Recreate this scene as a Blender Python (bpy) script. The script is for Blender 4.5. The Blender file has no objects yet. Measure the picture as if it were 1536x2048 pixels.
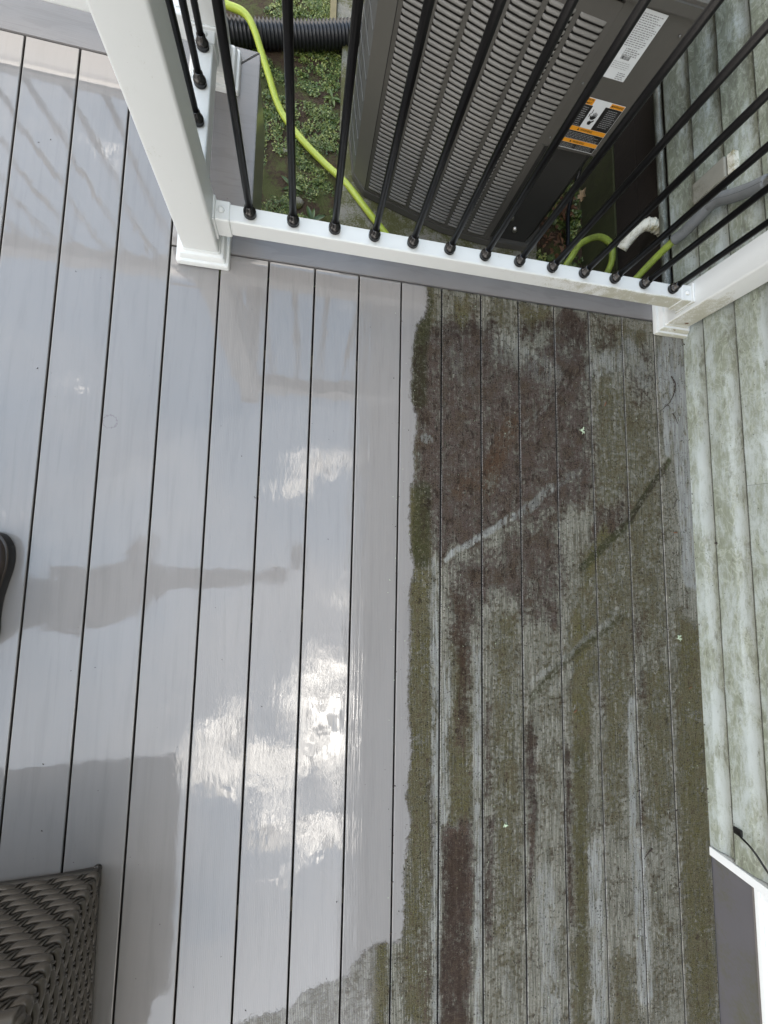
import bpy, bmesh, math, random
import numpy as np
from mathutils import Vector, Matrix, Euler, noise as mnoise
random.seed(7); RNG = np.random.RandomState(7)
R = math.radians
scene = bpy.context.scene
COL = scene.collection

# ------------------------------------------------------------------ camera, sky, sun, exposure
CAM_LOC = Vector((0.7135, 0.0500, 1.2385)); CAM_ROT = Euler((0.09, -0.202865, 0.019651), 'XYZ')
cam_data = bpy.data.cameras.new('camera'); cam = bpy.data.objects.new('camera', cam_data); COL.objects.link(cam)
cam.location = CAM_LOC; cam.rotation_euler = CAM_ROT
cam_data.sensor_fit = 'AUTO'; cam_data.sensor_width = 36.0; cam_data.lens = 796.57 / 2048 * 36
cam_data.clip_start = 0.005; cam_data.clip_end = 400
scene.camera = cam
scene.view_settings.view_transform = 'Standard'; scene.view_settings.look = 'None'
scene.view_settings.gamma = 1; scene.view_settings.use_curve_mapping = False
scene.view_settings.exposure = 0.66

class NT:
    """small helper for writing node trees"""
    def __init__(s, tree): s.t = tree; s.n = tree.nodes; s.l = tree.links
    def new(s, typ, **kw):
        nd = s.n.new(typ)
        for k, v in kw.items(): setattr(nd, k, v)
        return nd
    def put(s, sock, v):
        if isinstance(v, bpy.types.NodeSocket): s.l.new(v, sock)
        elif v is not None:
            if sock.type == 'RGBA' and not isinstance(v, (int, float)) and len(v) == 3: v = (*v, 1)
            sock.default_value = v
    def m(s, op, a, b=None, c=None, clamp=False):
        nd = s.new('ShaderNodeMath', operation=op, use_clamp=clamp)
        for i, v in enumerate((a, b, c)): s.put(nd.inputs[i], v)
        return nd.outputs[0]
    def vm(s, op, a, b=None):
        nd = s.new('ShaderNodeVectorMath', operation=op)
        s.put(nd.inputs[0], a); s.put(nd.inputs[1], b)
        return nd.outputs['Value'] if op in ('LENGTH', 'DISTANCE', 'DOT_PRODUCT') else nd.outputs[0]
    def sstep(s, v, lo, hi, a=0.0, b=1.0):
        nd = s.new('ShaderNodeMapRange', interpolation_type='SMOOTHSTEP')
        s.put(nd.inputs[0], v); nd.inputs[1].default_value = lo; nd.inputs[2].default_value = hi
        nd.inputs[3].default_value = a; nd.inputs[4].default_value = b
        return nd.outputs[0]
    def noise(s, vec, scale, detail=3, rough=0.55, dist=0.0):
        nd = s.new('ShaderNodeTexNoise'); s.put(nd.inputs['Vector'], vec)
        nd.inputs['Scale'].default_value = scale; nd.inputs['Detail'].default_value = detail
        nd.inputs['Roughness'].default_value = rough; nd.inputs['Distortion'].default_value = dist
        return nd.outputs[0]
    def vor(s, vec, scale, feature='F1', rnd=1.0):
        nd = s.new('ShaderNodeTexVoronoi', feature=feature); s.put(nd.inputs['Vector'], vec)
        nd.inputs['Scale'].default_value = scale; nd.inputs['Randomness'].default_value = rnd
        return nd.outputs[0]
    def scale(s, vec, sc):
        return s.vm('MULTIPLY', vec, sc)
    def mix(s, f, a, b, blend='MIX'):
        nd = s.new('ShaderNodeMix', data_type='RGBA', blend_type=blend)
        s.put(nd.inputs[0], f); s.put(nd.inputs[6], a); s.put(nd.inputs[7], b)
        return nd.outputs[2]
    def sep(s, v):
        nd = s.new('ShaderNodeSeparateXYZ'); s.put(nd.inputs[0], v); return nd.outputs
    def comb(s, x, y, z):
        nd = s.new('ShaderNodeCombineXYZ')
        for i, v in enumerate((x, y, z)): s.put(nd.inputs[i], v)
        return nd.outputs[0]
    def coord(s, what='Object'): return s.new('ShaderNodeTexCoord').outputs[what]
    def worldpos(s): return s.new('ShaderNodeNewGeometry').outputs['Position']
    def attr(s, name):
        nd = s.new('ShaderNodeAttribute', attribute_name=name); return nd
    def bump(s, h, dist=0.001, strength=1.0, normal=None):
        nd = s.new('ShaderNodeBump'); s.put(nd.inputs['Height'], h)
        nd.inputs['Distance'].default_value = dist; s.put(nd.inputs['Strength'], strength)
        if normal is not None: s.put(nd.inputs['Normal'], normal)
        return nd.outputs[0]

# --- sky: physical sky with broken cloud; the bright cloud round the sun is what the wet boards mirror
SUN_DIR = Vector((0.11, -0.36, 1.0)).normalized()
world = bpy.data.worlds.new('World'); scene.world = world; world.use_nodes = True
W = NT(world.node_tree); W.n.clear()
out = W.new('ShaderNodeOutputWorld'); bg = W.new('ShaderNodeBackground'); W.l.new(bg.outputs[0], out.inputs[0])
bg.inputs['Strength'].default_value = 0.15
sky = W.new('ShaderNodeTexSky', sky_type='NISHITA'); sky.sun_disc = False
sky.sun_elevation = math.asin(SUN_DIR.z); sky.sun_rotation = math.atan2(SUN_DIR.x, SUN_DIR.y)
d = W.coord('Generated'); sx, sy, sz = W.sep(d)
zc = W.m('MAXIMUM', sz, 0.06)
g = W.comb(W.m('DIVIDE', sx, zc), W.m('DIVIDE', sy, zc), 0.0)
big = W.noise(g, 1.3, 4, 0.55, 0.3)
fine = W.noise(g, 9.0, 7, 0.66, 0.45)
shape = W.m('ADD', W.m('MULTIPLY', W.m('ADD', W.m('MULTIPLY', big, 0.30), W.m('MULTIPLY', fine, 0.70)), 1.9), -0.45)
def blob(cx, cy, sxx, syy, amp):
    q = W.vm('MULTIPLY', W.vm('SUBTRACT', g, (cx, cy, 0)), (1 / sxx, 1 / syy, 1))
    return W.m('MULTIPLY', W.m('EXPONENT', W.m('MULTIPLY', W.m('POWER', W.vm('LENGTH', q), 2.0), -1.0)), amp)
lift = 0.0
CLOUD_BLOBS = [(-0.06, -0.44, 0.20, 0.16, .10), (0.02, -0.62, 0.16, 0.10, .08), (0.08, -0.34, 0.09, 0.10, .29), (-0.02, -0.29, 0.06, 0.05, .25), (-0.17, -0.44, 0.07, 0.12, .28), (-.05, -.50, .12, .04, .25), (0.11, -0.12, 0.03, 0.09, .26), (0.05, 0.22, 0.08, 0.06, .36), (-0.03, 0.13, 0.05, 0.06, .34), (0.06, -0.68, 0.08, 0.05, .19), (-0.1, -0.27, .16, .07, -.20), (-0.45, 0.1, .3, .5, -.12), (0.0, 0.02, .08, .07, -.18)]
for b in CLOUD_BLOBS:
    lift = W.m('ADD', blob(*b), lift)
dens = W.sstep(W.m('ADD', shape, lift), 0.64, 0.80)
away = W.sstep(W.vm('LENGTH', g), 0.85, 2.0)
veil = W.sstep(W.m('ADD', W.noise(g, 1.9, 4, 0.55), W.m('MULTIPLY', sy, -0.30)), 0.38, 0.72)
glow = W.m('ADD', 1.0, blob(SUN_DIR.x / SUN_DIR.z - .01, SUN_DIR.y / SUN_DIR.z - .02, 0.10, 0.09, 1.3))
texture = W.sstep(W.noise(g, 19.0, 6, 0.70, 0.6), 0.38, 0.62, 0.12, 1.5)
cl = W.m('MULTIPLY', glow, texture)
cloudcol = W.vm('MULTIPLY', W.comb(cl, cl, cl), (43.0, 40.6, 37.0))
zen = W.mix(W.m('MULTIPLY', veil, 0.75), W.mix(0.86, sky.outputs[0], (3.2, 5.8, 9.0)), (10.5, 10.6, 11.0))
lowsky = W.mix(W.sstep(W.noise(W.scale(d, (1, 1, 1.6)), 2.2, 5, .6), .38, .62), (17.0, 15.9, 14.8), (25.0, 22.6, 19.8))
base = W.mix(away, zen, lowsky)
base = W.mix(W.sstep(W.vm('LENGTH', g), 1.7, 4.5), base, (8.0, 7.6, 7.2))     # hazier and dimmer towards the horizon
skycol = W.mix(dens, base, cloudcol)
W.l.new(skycol, bg.inputs[0])

sun_data = bpy.data.lights.new('sun', 'SUN'); sun = bpy.data.objects.new('sun', sun_data); COL.objects.link(sun)
sun_data.energy = 0.5; sun_data.angle = R(80); sun_data.color = (1.0, 0.94, 0.85)
sun.rotation_euler = SUN_DIR.to_track_quat('Z', 'Y').to_euler(); sun.location = (0.5, -2, 9)

# ------------------------------------------------------------------ object helpers
def link(name, me, mat=None, parent=None, kind=None):
    o = bpy.data.objects.new(name, me); COL.objects.link(o)
    if mat is not None and me is not None and hasattr(me, 'materials') and not me.materials: me.materials.append(mat)
    if parent is not None: o.parent = parent
    if kind: o['kind'] = kind
    return o
def tag(o, label, cat, group=None):
    o['label'] = label; o['category'] = cat
    if group: o['group'] = group
    return o
def empty(name, loc=(0, 0, 0), label=None, cat=None, group=None, kind=None, rot=(0, 0, 0)):
    o = bpy.data.objects.new(name, None); COL.objects.link(o); o.location = loc; o.rotation_euler = rot
    o.empty_display_size = 0.05
    if label: tag(o, label, cat, group)
    if kind: o['kind'] = kind
    return o
def me_from(name, verts, faces, smooth=False):
    me = bpy.data.meshes.new(name); me.from_pydata([tuple(v) for v in verts], [], faces)
    if smooth: me.polygons.foreach_set('use_smooth', [True] * len(me.polygons))
    me.update(); return me
def bm_me(name, bm, smooth=False):
    bmesh.ops.recalc_face_normals(bm, faces=bm.faces)
    me = bpy.data.meshes.new(name); bm.to_mesh(me); bm.free()
    if smooth: me.polygons.foreach_set('use_smooth', [True] * len(me.polygons))
    return me
def add_box(bm, lo, hi, bevel=0.0, seg=2, mat=None):
    r = bmesh.ops.create_cube(bm, size=1.0); vs = r['verts']
    c = [(a + b) / 2 for a, b in zip(lo, hi)]; s = [abs(b - a) for a, b in zip(lo, hi)]
    for v in vs: v.co = Vector((v.co.x * s[0] + c[0], v.co.y * s[1] + c[1], v.co.z * s[2] + c[2]))
    if bevel > 0:
        es = list({e for v in vs for e in v.link_edges})
        r = bmesh.ops.bevel(bm, geom=es, offset=min(bevel, min(s) * 0.45), segments=seg, profile=0.6, affect='EDGES')
        vs = list({v for f in r['faces'] for v in f.verts} | {v for v in vs if v.is_valid})
    if mat is not None:
        for v in vs: v.co = mat @ v.co
    return vs
def box(name, lo, hi, mat, parent=None, bevel=0.002, kind=None, seg=2, xf=None):
    bm = bmesh.new(); add_box(bm, lo, hi, bevel, seg, xf)
    return link(name, bm_me(name, bm), mat, parent, kind)
def lathe_me(name, prof, n=16, smooth=True):
    vs, fs = [], []
    for r, z in prof:
        for i in range(n):
            a = 2 * math.pi * i / n; vs.append((r * math.cos(a), r * math.sin(a), z))
    for k in range(len(prof) - 1):
        for i in range(n):
            j = (i + 1) % n; fs.append((k * n + i, k * n + j, (k + 1) * n + j, (k + 1) * n + i))
    fs.append(tuple(range(n))[::-1]); fs.append(tuple((len(prof) - 1) * n + i for i in range(n)))
    return me_from(name, vs, fs, smooth)
def spline(pts, per=8, closed=False):
    P = [Vector(p) for p in pts]; out = []
    n = len(P)
    for i in range(n - 1):
        p0 = P[max(i - 1, 0)]; p1 = P[i]; p2 = P[i + 1]; p3 = P[min(i + 2, n - 1)]
        for k in range(per):
            t = k / per
            out.append(0.5 * ((2 * p1) + (p2 - p0) * t + (2 * p0 - 5 * p1 + 4 * p2 - p3) * t * t + (3 * p1 - p0 - 3 * p2 + p3) * t ** 3))
    out.append(P[-1]); return out
def tube_me(name, path, rad, n=12, smooth=True, radf=None, cap=True):
    """tube along path (list of Vector); radf(i, s) may vary the radius with arc length s"""
    path = [Vector(p) for p in path]; vs, fs = [], []
    t0 = (path[1] - path[0]).normalized(); up = Vector((0, 0, 1)) if abs(t0.z) < 0.9 else Vector((1, 0, 0))
    u = t0.cross(up).normalized(); s = 0.0
    for i, p in enumerate(path):
        t = (path[min(i + 1, len(path) - 1)] - path[max(i - 1, 0)]).normalized()
        u = (u - t * u.dot(t)).normalized(); v = t.cross(u)
        if i: s += (path[i] - path[i - 1]).length
        r = rad if radf is None else radf(i, s)
        for k in range(n):
            a = 2 * math.pi * k / n; vs.append(p + (u * math.cos(a) + v * math.sin(a)) * r)
    for i in range(len(path) - 1):
        for k in range(n):
            j = (k + 1) % n; fs.append((i * n + k, i * n + j, (i + 1) * n + j, (i + 1) * n + k))
    if cap: fs.append(tuple(range(n))[::-1]); fs.append(tuple((len(path) - 1) * n + i for i in range(n)))
    return me_from(name, vs, fs, smooth)
def resample(path, step):
    P = [Vector(p) for p in path]; out = [P[0].copy()]; acc = 0.0
    for a, b in zip(P, P[1:]):
        L = (b - a).length; t = step - acc
        while t <= L: out.append(a.lerp(b, t / L)); t += step
        acc = (acc + L) % step if L else acc
    return out
def shade_auto(o, ang=35):
    me = o.data; me.polygons.foreach_set('use_smooth', [True] * len(me.polygons))
    try: me.set_sharp_from_angle(angle=R(ang))
    except Exception: pass

# ------------------------------------------------------------------ materials
def new_mat(name):
    m = bpy.data.materials.new(name); m.use_nodes = True
    T = NT(m.node_tree); p = T.n['Principled BSDF']; return m, T, p
def plain(name, col, rough=0.5, spec=0.5, var=0.12, nscale=40, bump=0.0, bscale=400, metal=0.0, dirt=None, dirtscale=6, dirtlo=.5, dirthi=.75, coat=0.0):
    m, T, p = new_mat(name); c = T.coord()
    n = T.noise(c, nscale, 4)
    a = [x * (1 - var) for x in col]; b = [min(1, x * (1 + var)) for x in col]
    colr = T.mix(n, a, b)
    if dirt is not None:
        dn = T.m('ADD', T.m('MULTIPLY', T.noise(c, dirtscale, 5, .65), .7), T.m('MULTIPLY', T.noise(c, dirtscale * 22, 3), .3))
        colr = T.mix(T.sstep(dn, dirtlo, dirthi), colr, dirt)
    T.put(p.inputs['Base Color'], colr)
    p.inputs['Roughness'].default_value = rough; p.inputs['Specular IOR Level'].default_value = spec
    p.inputs['Metallic'].default_value = metal; p.inputs['Coat Weight'].default_value = coat
    if bump: T.put(p.inputs['Normal'], T.bump(T.noise(c, bscale, 3), bump))
    return m

def board_material(name, stained):
    m, T, p = new_mat(name); P = T.worldpos()
    isb = T.attr('across').outputs['Fac']                       # 0 on a board's edges, 1 in its middle
    rnd = T.attr('board').outputs['Fac']                        # a number per board
    Pb = T.vm('ADD', P, T.comb(T.m('MULTIPLY', rnd, 3.1), T.m('MULTIPLY', rnd, 17.3), 0))
    grainv = T.scale(Pb, (1.0, 0.028, 1.0))
    grain = T.noise(grainv, 240, 3, 0.6)
    graincoarse = T.noise(T.scale(Pb, (1, 0.07, 1)), 48, 4, 0.6, .5)
    clouds = T.noise(P, 3.0, 3)
    clean = T.mix(T.noise(T.scale(Pb, (1, .2, 1)), 9, 3), (0.214, 0.204, 0.197), (0.252, 0.241, 0.235))
    clean = T.mix(T.m('MULTIPLY', T.sstep(graincoarse, .45, .75), .42), clean, (0.185, 0.176, 0.171))
    specks = T.sstep(T.vor(P, 34), 0.0, 0.045, 1.0, 0.0)
    specks = T.m('MULTIPLY', specks, T.sstep(T.noise(P, 31, 1), .60, .64))
    clean = T.mix(specks, clean, (0.05, 0.045, 0.04))
    # ring left by a pot foot
    rv = T.vm('SUBTRACT', P, (0.166, 0.397, 0.0)); rd = T.vm('LENGTH', T.scale(rv, (1, 1, 0)))
    ring = T.m('MULTIPLY', T.sstep(T.m('ABSOLUTE', T.m('SUBTRACT', T.m('ADD', rd, T.m('MULTIPLY', T.m('SUBTRACT', T.noise(P, 160, 2), .5), .012)), .0185)), .0006, .0028, 1, 0), T.sstep(T.noise(P, 420, 2), .4, .55))
    clean = T.mix(T.m('MULTIPLY', ring, .7), clean, (0.13, 0.10, 0.11))
    fine = T.sstep(T.noise(P, 330, 3, .75), .30, .70); mid = T.noise(P, 75, 4, .65); low = T.noise(P, 16, 4, .6)
    edgebump = T.sstep(isb, 0.10, 0.42, 1.0, 0.0)
    wet_h = T.m('ADD', T.m('MULTIPLY', T.noise(T.scale(Pb, (1.0, .22, 1)), 38, 2, .5), 0.55), T.m('MULTIPLY', T.m('MULTIPLY', grain, edgebump), 0.16))
    wet_h = T.m('ADD', wet_h, T.m('MULTIPLY', T.noise(Pb, 9, 2), 1.5))
    ripple = T.m('MULTIPLY', T.noise(T.scale(Pb, (1, .4, 1)), 120, 3, .6, .8), T.sstep(T.noise(P, 5, 2), .38, .62, .02, .30))
    wet_h = T.m('ADD', wet_h, ripple)
    wx = T.sep(P)[0]; ridge = T.m('MULTIPLY', T.sstep(wx, .855, .880), T.sstep(wx, .905, .935, 1, 0))   # squeegee ridges where the film of water ends
    wet_h = T.m('ADD', wet_h, T.m('MULTIPLY', ridge, T.m('MULTIPLY', T.noise(T.scale(Pb, (1, .02, 1)), 170, 2, .6), .75)))
    drops = T.m('MULTIPLY', T.sstep(T.vor(P, 26), .02, .10, 1, 0), T.sstep(T.noise(P, 3.3, 2), .56, .62))
    wet_h = T.m('ADD', wet_h, T.m('MULTIPLY', drops, .5))
    if not stained:
        col = clean; wet = 1.0; rough = 0.5
        T.put(p.inputs['Coat Weight'], 1.0)
        nrm = T.bump(grain, 0.00025)
        cn = T.bump(wet_h, 0.00052)
    else:
        A = T.attr('stain_a'); ar, ag, ab = T.sep(A.outputs['Color']); aw = A.outputs['Alpha']
        B = T.attr('stain_b'); br, bgx, bb = T.sep(B.outputs['Color'])
        jag = T.m('ADD', T.m('MULTIPLY', T.m('SUBTRACT', T.noise(T.scale(P, (1, .8, 1)), 70, 5, .8), .5), .045), T.m('MULTIPLY', T.m('SUBTRACT', fine, .5), .010))
        dist = T.m('ADD', T.m('SUBTRACT', T.m('MULTIPLY', aw, .2), .1), jag)
        residue = T.m('MULTIPLY', T.sstep(dist, -.030, .0, 0, 1), T.sstep(T.noise(P, 210, 3, .7), .60, .68))
        dirty = T.m('MULTIPLY', T.m('MAXIMUM', T.sstep(dist, -0.0020, 0.0065), T.m('MULTIPLY', residue, .85)), T.sstep(T.sep(P)[0], .955, .985, .58, 1.0))
        grainp = T.m('ADD', T.m('MULTIPLY', grain, .6), T.m('MULTIPLY', T.m('SINE', T.m('MULTIPLY', T.sep(Pb)[0], 1320)), .10))
        film = T.mix(T.sstep(grainp, .22, .46), (0.040, 0.038, 0.026), (0.355, 0.345, 0.295))
        film = T.mix(T.sstep(T.m('ADD', T.m('MULTIPLY', mid, .6), T.m('MULTIPLY', fine, .4)), .42, .70), film, (0.190, 0.186, 0.150))
        bare = T.m('MULTIPLY', ab, T.sstep(T.noise(T.scale(Pb, (1, .25, 1)), 55, 4, .7), .34, .56))
        # olive moss
        fz = T.m('SUBTRACT', fine, .5); mz = T.m('SUBTRACT', mid, .5); lz = T.m('SUBTRACT', low, .5); gz_ = T.m('SUBTRACT', grain, .5)
        streak = T.m('SUBTRACT', T.noise(T.scale(Pb, (1, .10, 1)), 60, 4, .7), .5)
        brk = T.m('ADD', T.m('ADD', T.m('MULTIPLY', fz, .75), T.m('MULTIPLY', mz, 2.6)), T.m('ADD', T.m('MULTIPLY', lz, 1.9), T.m('ADD', T.m('MULTIPLY', gz_, 1.3), T.m('MULTIPLY', streak, 1.5))))
        ov = T.m('ADD', T.m('ADD', ag, .10), brk)
        olive = T.m('MULTIPLY', T.sstep(T.m('SUBTRACT', ov, T.m('MULTIPLY', bare, .8)), .22, 1.05), .88)
        olivecol = T.mix(T.sstep(T.noise(P, 300, 3, .75), .35, .7), (0.028, 0.025, 0.004), (0.215, 0.190, 0.050))
        olivecol = T.mix(T.sstep(low, .40, .60), olivecol, T.mix(fine, (0.036, 0.030, 0.012), (0.235, 0.212, 0.108)))
        # red brown algae
        av = T.m('ADD', ar, brk)
        algae = T.m('MULTIPLY', T.sstep(T.m('SUBTRACT', av, T.m('MULTIPLY', bare, .6)), .20, .92), .92)
        algcol = T.mix(fine, (0.012, 0.006, 0.005), (0.165, 0.118, 0.106))
        algcol = T.mix(T.m('MULTIPLY', T.sstep(low, .45, .65), .7), algcol, T.mix(fine, (0.014, 0.008, 0.005), (0.140, 0.100, 0.064)))
        algcol = T.mix(T.m('MULTIPLY', bb, .75), algcol, T.mix(fine, (0.060, 0.030, 0.015), (0.120, 0.064, 0.034)))
        dk = T.mix(fine, (0.022, 0.026, 0.008), (0.060, 0.062, 0.026))
        c = T.mix(olive, film, olivecol); c = T.mix(algae, c, algcol)
        c = T.mix(T.m('MULTIPLY', br, T.sstep(T.m('ADD', mid, T.m('MULTIPLY', fz, .3)), .30, .52)), c, dk)
        clump = T.m('ADD', T.noise(T.scale(Pb, (1, .45, 1)), 42, 6, .80, .3), T.m('ADD', T.m('MULTIPLY', algae, .10), T.m('MULTIPLY', olive, .035)))
        c = T.mix(T.m('MULTIPLY', T.sstep(clump, .60, .71), T.m('SUBTRACT', .85, T.m('MULTIPLY', bare, .6))), c, T.mix(fine, (0.009, 0.006, 0.004), (0.050, 0.034, 0.024)))
        barec = T.mix(T.sstep(grainp, .2, .5), (0.18, 0.185, 0.175), (0.36, 0.372, 0.365))
        c = T.mix(T.m('MULTIPLY', T.sstep(T.m('ADD', bare, T.m('MULTIPLY', T.m('SUBTRACT', T.m('ADD', mid, fine), 1.0), .8)), .26, .75), .82), c, barec)
        c = T.mix(T.m('MULTIPLY', bgx, T.sstep(T.m('ADD', T.m('ADD', mid, T.m('MULTIPLY', fz, .35)), streak), .36, .62, .25, .92)), c, T.mix(fine, (0.012, 0.007, 0.005), (0.060, 0.038, 0.028)))
        # pale grit and dark crumbs
        crumbs = T.m('MULTIPLY', T.sstep(T.vor(P, 105), .14, .30, 1, 0), T.sstep(T.noise(P, 33, 2, .6), .44, .54))
        c = T.mix(T.m('MULTIPLY', crumbs, .85), c, (0.018, 0.015, 0.012))
        grit = T.m('MULTIPLY', T.sstep(T.vor(P, 190), .10, .26, 1, 0), T.sstep(T.noise(P, 29, 2, .6), .48, .60))
        c = T.mix(T.m('MULTIPLY', grit, .55), c, (0.26, 0.26, 0.22))
        # thin broken paler line along the board edges
        lipn = T.m('MULTIPLY', T.sstep(isb, .014, .034, 1, 0), T.sstep(T.m('ADD', streak, T.m('MULTIPLY', fz, .6)), -.06, .12))
        c = T.mix(T.m('MULTIPLY', lipn, .75), c, (0.40, 0.40, 0.39))
        col = T.mix(dirty, clean, c)
        wet = T.m('SUBTRACT', 1.0, dirty)
        T.put(p.inputs['Coat Weight'], T.m('MULTIPLY', wet, 1.0))
        rough = T.sstep(dirty, 0, 1, .5, .62)
        mossh = T.m('MULTIPLY', dirty, T.m('MULTIPLY', T.m('ADD', fine, mid), T.m('ADD', .35, T.m('MAXIMUM', olive, algae))))
        hh = T.m('ADD', T.m('MULTIPLY', grainp, .5), T.m('MULTIPLY', mossh, 1.7))
        nrm = T.bump(hh, 0.0014)
        cn = T.bump(wet_h, 0.00052)
    groove = T.sstep(T.sep(P)[2], -.0042, -.0014, 1, 0)                 # board sides darker below the top edge
    col = T.mix(T.m('MULTIPLY', groove, .9), col, (0.025, 0.022, 0.018))
    T.put(p.inputs['Base Color'], col); T.put(p.inputs['Roughness'], rough)
    p.inputs['Specular IOR Level'].default_value = 0.12
    p.inputs['Coat Roughness'].default_value = 0.012; p.inputs['Coat IOR'].default_value = 1.55
    T.put(p.inputs['Normal'], nrm); T.put(p.inputs['Coat Normal'], cn)
    return m

M = {}
M['board'] = board_material('deck_composite_wet', False)
M['board_dirty'] = board_material('deck_composite_mossy', True)
def border_material():
    m, T, p = new_mat('deck_border_composite'); P = T.worldpos()
    g1 = T.noise(T.scale(T.coord(), (.03, 1, 1)), 220, 3, .6)
    w = T.noise(T.scale(T.coord(), (.16, 1, 1)), 26, 4, .6, 1.2)
    c = T.mix(T.noise(P, 6, 3), (0.150, 0.143, 0.142), (0.200, 0.192, 0.190))
    c = T.mix(T.m('MULTIPLY', T.sstep(w, .52, .62), .35), c, (0.13, 0.12, 0.118))
    T.put(p.inputs['Base Color'], c); p.inputs['Roughness'].default_value = .45
    p.inputs['Specular IOR Level'].default_value = .35
    p.inputs['Coat Weight'].default_value = .5; p.inputs['Coat Roughness'].default_value = .16
    T.put(p.inputs['Normal'], T.bump(T.m('ADD', g1, T.m('MULTIPLY', w, .6)), .0004)); return m
M['border'] = border_material()
def vinyl_material(name, dirtamount):
    m, T, p = new_mat(name); P = T.worldpos(); x, y, z = T.sep(P)
    c = T.mix(T.noise(P, 5, 3), (0.56, 0.585, 0.585), (0.62, 0.645, 0.645))
    # algae creeping over the part next to the house wall
    nrm_ = T.sep(T.new('ShaderNodeNewGeometry').outputs['Normal'])
    creep = T.m('MULTIPLY', T.sstep(x, 1.15, 1.95, 0.0, .25), T.m('MULTIPLY', T.sstep(nrm_[1], -.9, -.4, 1, 0), T.sstep(z, .13, .30, 1, 0)))
    spk = T.m('ADD', T.m('MULTIPLY', T.noise(P, 330, 3, .75), .5), T.m('MULTIPLY', T.noise(P, 24, 4, .6), .5))
    d = T.sstep(T.m('ADD', spk, T.m('MULTIPLY', creep, dirtamount)), .60, .76)
    c = T.mix(T.m('MULTIPLY', d, .75), c, (0.30, 0.29, 0.20))
    dots = T.m('MULTIPLY', T.sstep(T.vor(P, 60), 0, .06, 1, 0), T.sstep(T.noise(P, 40, 1), .57, .6))
    c = T.mix(dots, c, (0.08, 0.075, 0.06))
    T.put(p.inputs['Base Color'], c); p.inputs['Roughness'].default_value = .38
    T.put(p.inputs['Normal'], T.bump(T.noise(P, 50, 3), .0003)); return m
M['vinyl'] = vinyl_material('white_vinyl', 1.0)
M['black'] = plain('black_powder_coat', (0.0035, 0.0035, 0.004), rough=.30, spec=.22, bump=.0002, bscale=260)
M['rubber'] = plain('black_plastic_shoe', (0.004, 0.004, 0.0045), rough=.16, spec=.5, bump=.0002, bscale=300)
M['unit'] = plain('taupe_enamel', (0.088, 0.085, 0.077), rough=.42, spec=.5, var=.08, dirt=(0.12, 0.105, 0.08), dirtscale=5, dirtlo=.60, dirthi=.85)
M['louver'] = plain('taupe_enamel_louvre', (0.175, 0.171, 0.160), rough=.36, spec=.5, var=.10, dirt=(0.10, 0.085, 0.06), dirtscale=9, dirtlo=.62, dirthi=.8)
M['coil'] = plain('dark_coil', (0.026, 0.026, 0.025), rough=.7)
M['unit_dark'] = plain('recess_enamel', (0.075, 0.073, 0.066), rough=.5)
M['galv'] = plain('fin_guard_metal', (0.17, 0.175, 0.175), rough=.42, metal=.4, var=.15)
M['concrete'] = plain('mossy_concrete', (0.21, 0.20, 0.17), rough=.85, var=.25, nscale=30, bump=.002, bscale=90, dirt=(0.075, 0.075, 0.022), dirtscale=7, dirtlo=.42, dirthi=.56)
M['hose'] = plain('yellow_green_hose', (0.38, 0.46, 0.055), rough=.35, var=.12, nscale=14, dirt=(0.16, 0.19, 0.04), dirtscale=14, dirtlo=.55, dirthi=.8)
M['hose_old'] = plain('mossy_green_hose', (0.26, 0.34, 0.05), rough=.5, var=.2, nscale=20, dirt=(0.10, 0.11, 0.03), dirtscale=18, dirtlo=.45, dirthi=.7)
M['blackpipe'] = plain('black_corrugated_plastic', (0.012, 0.013, 0.016), rough=.35, spec=.5, dirt=(0.06, 0.06, 0.06), dirtscale=12, dirtlo=.6, dirthi=.8)
M['foam'] = plain('grey_pipe_foam', (0.14, 0.15, 0.155), rough=.75, var=.15, bump=.0006, bscale=160, dirt=(0.09, 0.095, 0.08), dirtscale=12)
M['conduit'] = plain('grey_conduit', (0.075, 0.08, 0.085), rough=.5)
M['pvc'] = plain('stained_pvc', (0.62, 0.62, 0.55), rough=.5, var=.1, bump=.0003, bscale=180, dirt=(0.22, 0.20, 0.10), dirtscale=24, dirtlo=.45, dirthi=.62)
M['metalbox'] = plain('weathered_cover', (0.24, 0.235, 0.20), rough=.55, dirt=(0.12, 0.115, 0.08), dirtscale=12)
M['brass'] = plain('chromed_fitting', (0.45, 0.44, 0.42), rough=.3, metal=.9)
M['paper'] = plain('white_label', (0.66, 0.70, 0.72), rough=.4, var=.04)
M['ink'] = plain('black_ink', (0.012, 0.012, 0.012), rough=.5)
M['inkgrey'] = plain('grey_print', (0.26, 0.27, 0.28), rough=.5)
M['orange'] = plain('orange_print', (0.70, 0.30, 0.02), rough=.4, var=.03)
M['plank'] = plain('dark_wood', (0.012, 0.008, 0.006), rough=.8, var=.4, nscale=18, bump=.002, bscale=60)
M['plank_moss'] = plain('mossy_wood', (0.028, 0.034, 0.008), rough=.85, var=.45, nscale=22, bump=.003, bscale=80, dirt=(0.03, 0.022, 0.014), dirtscale=9)
M['stake'] = plain('weathered_lumber', (0.20, 0.17, 0.09), rough=.8, var=.25)
M['joist'] = plain('treated_lumber', (0.10, 0.085, 0.055), rough=.85, var=.25)
M['wicker'] = plain('brown_resin_strand', (0.060, 0.051, 0.040), rough=.42, spec=.5, var=.14, nscale=30, bump=.0003, bscale=300)
M['wickerpale'] = plain('brown_resin_stake', (0.036, 0.031, 0.025), rough=.35, spec=.5)
M['wickerframe'] = plain('brown_frame', (0.032, 0.029, 0.025), rough=.45)
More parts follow.
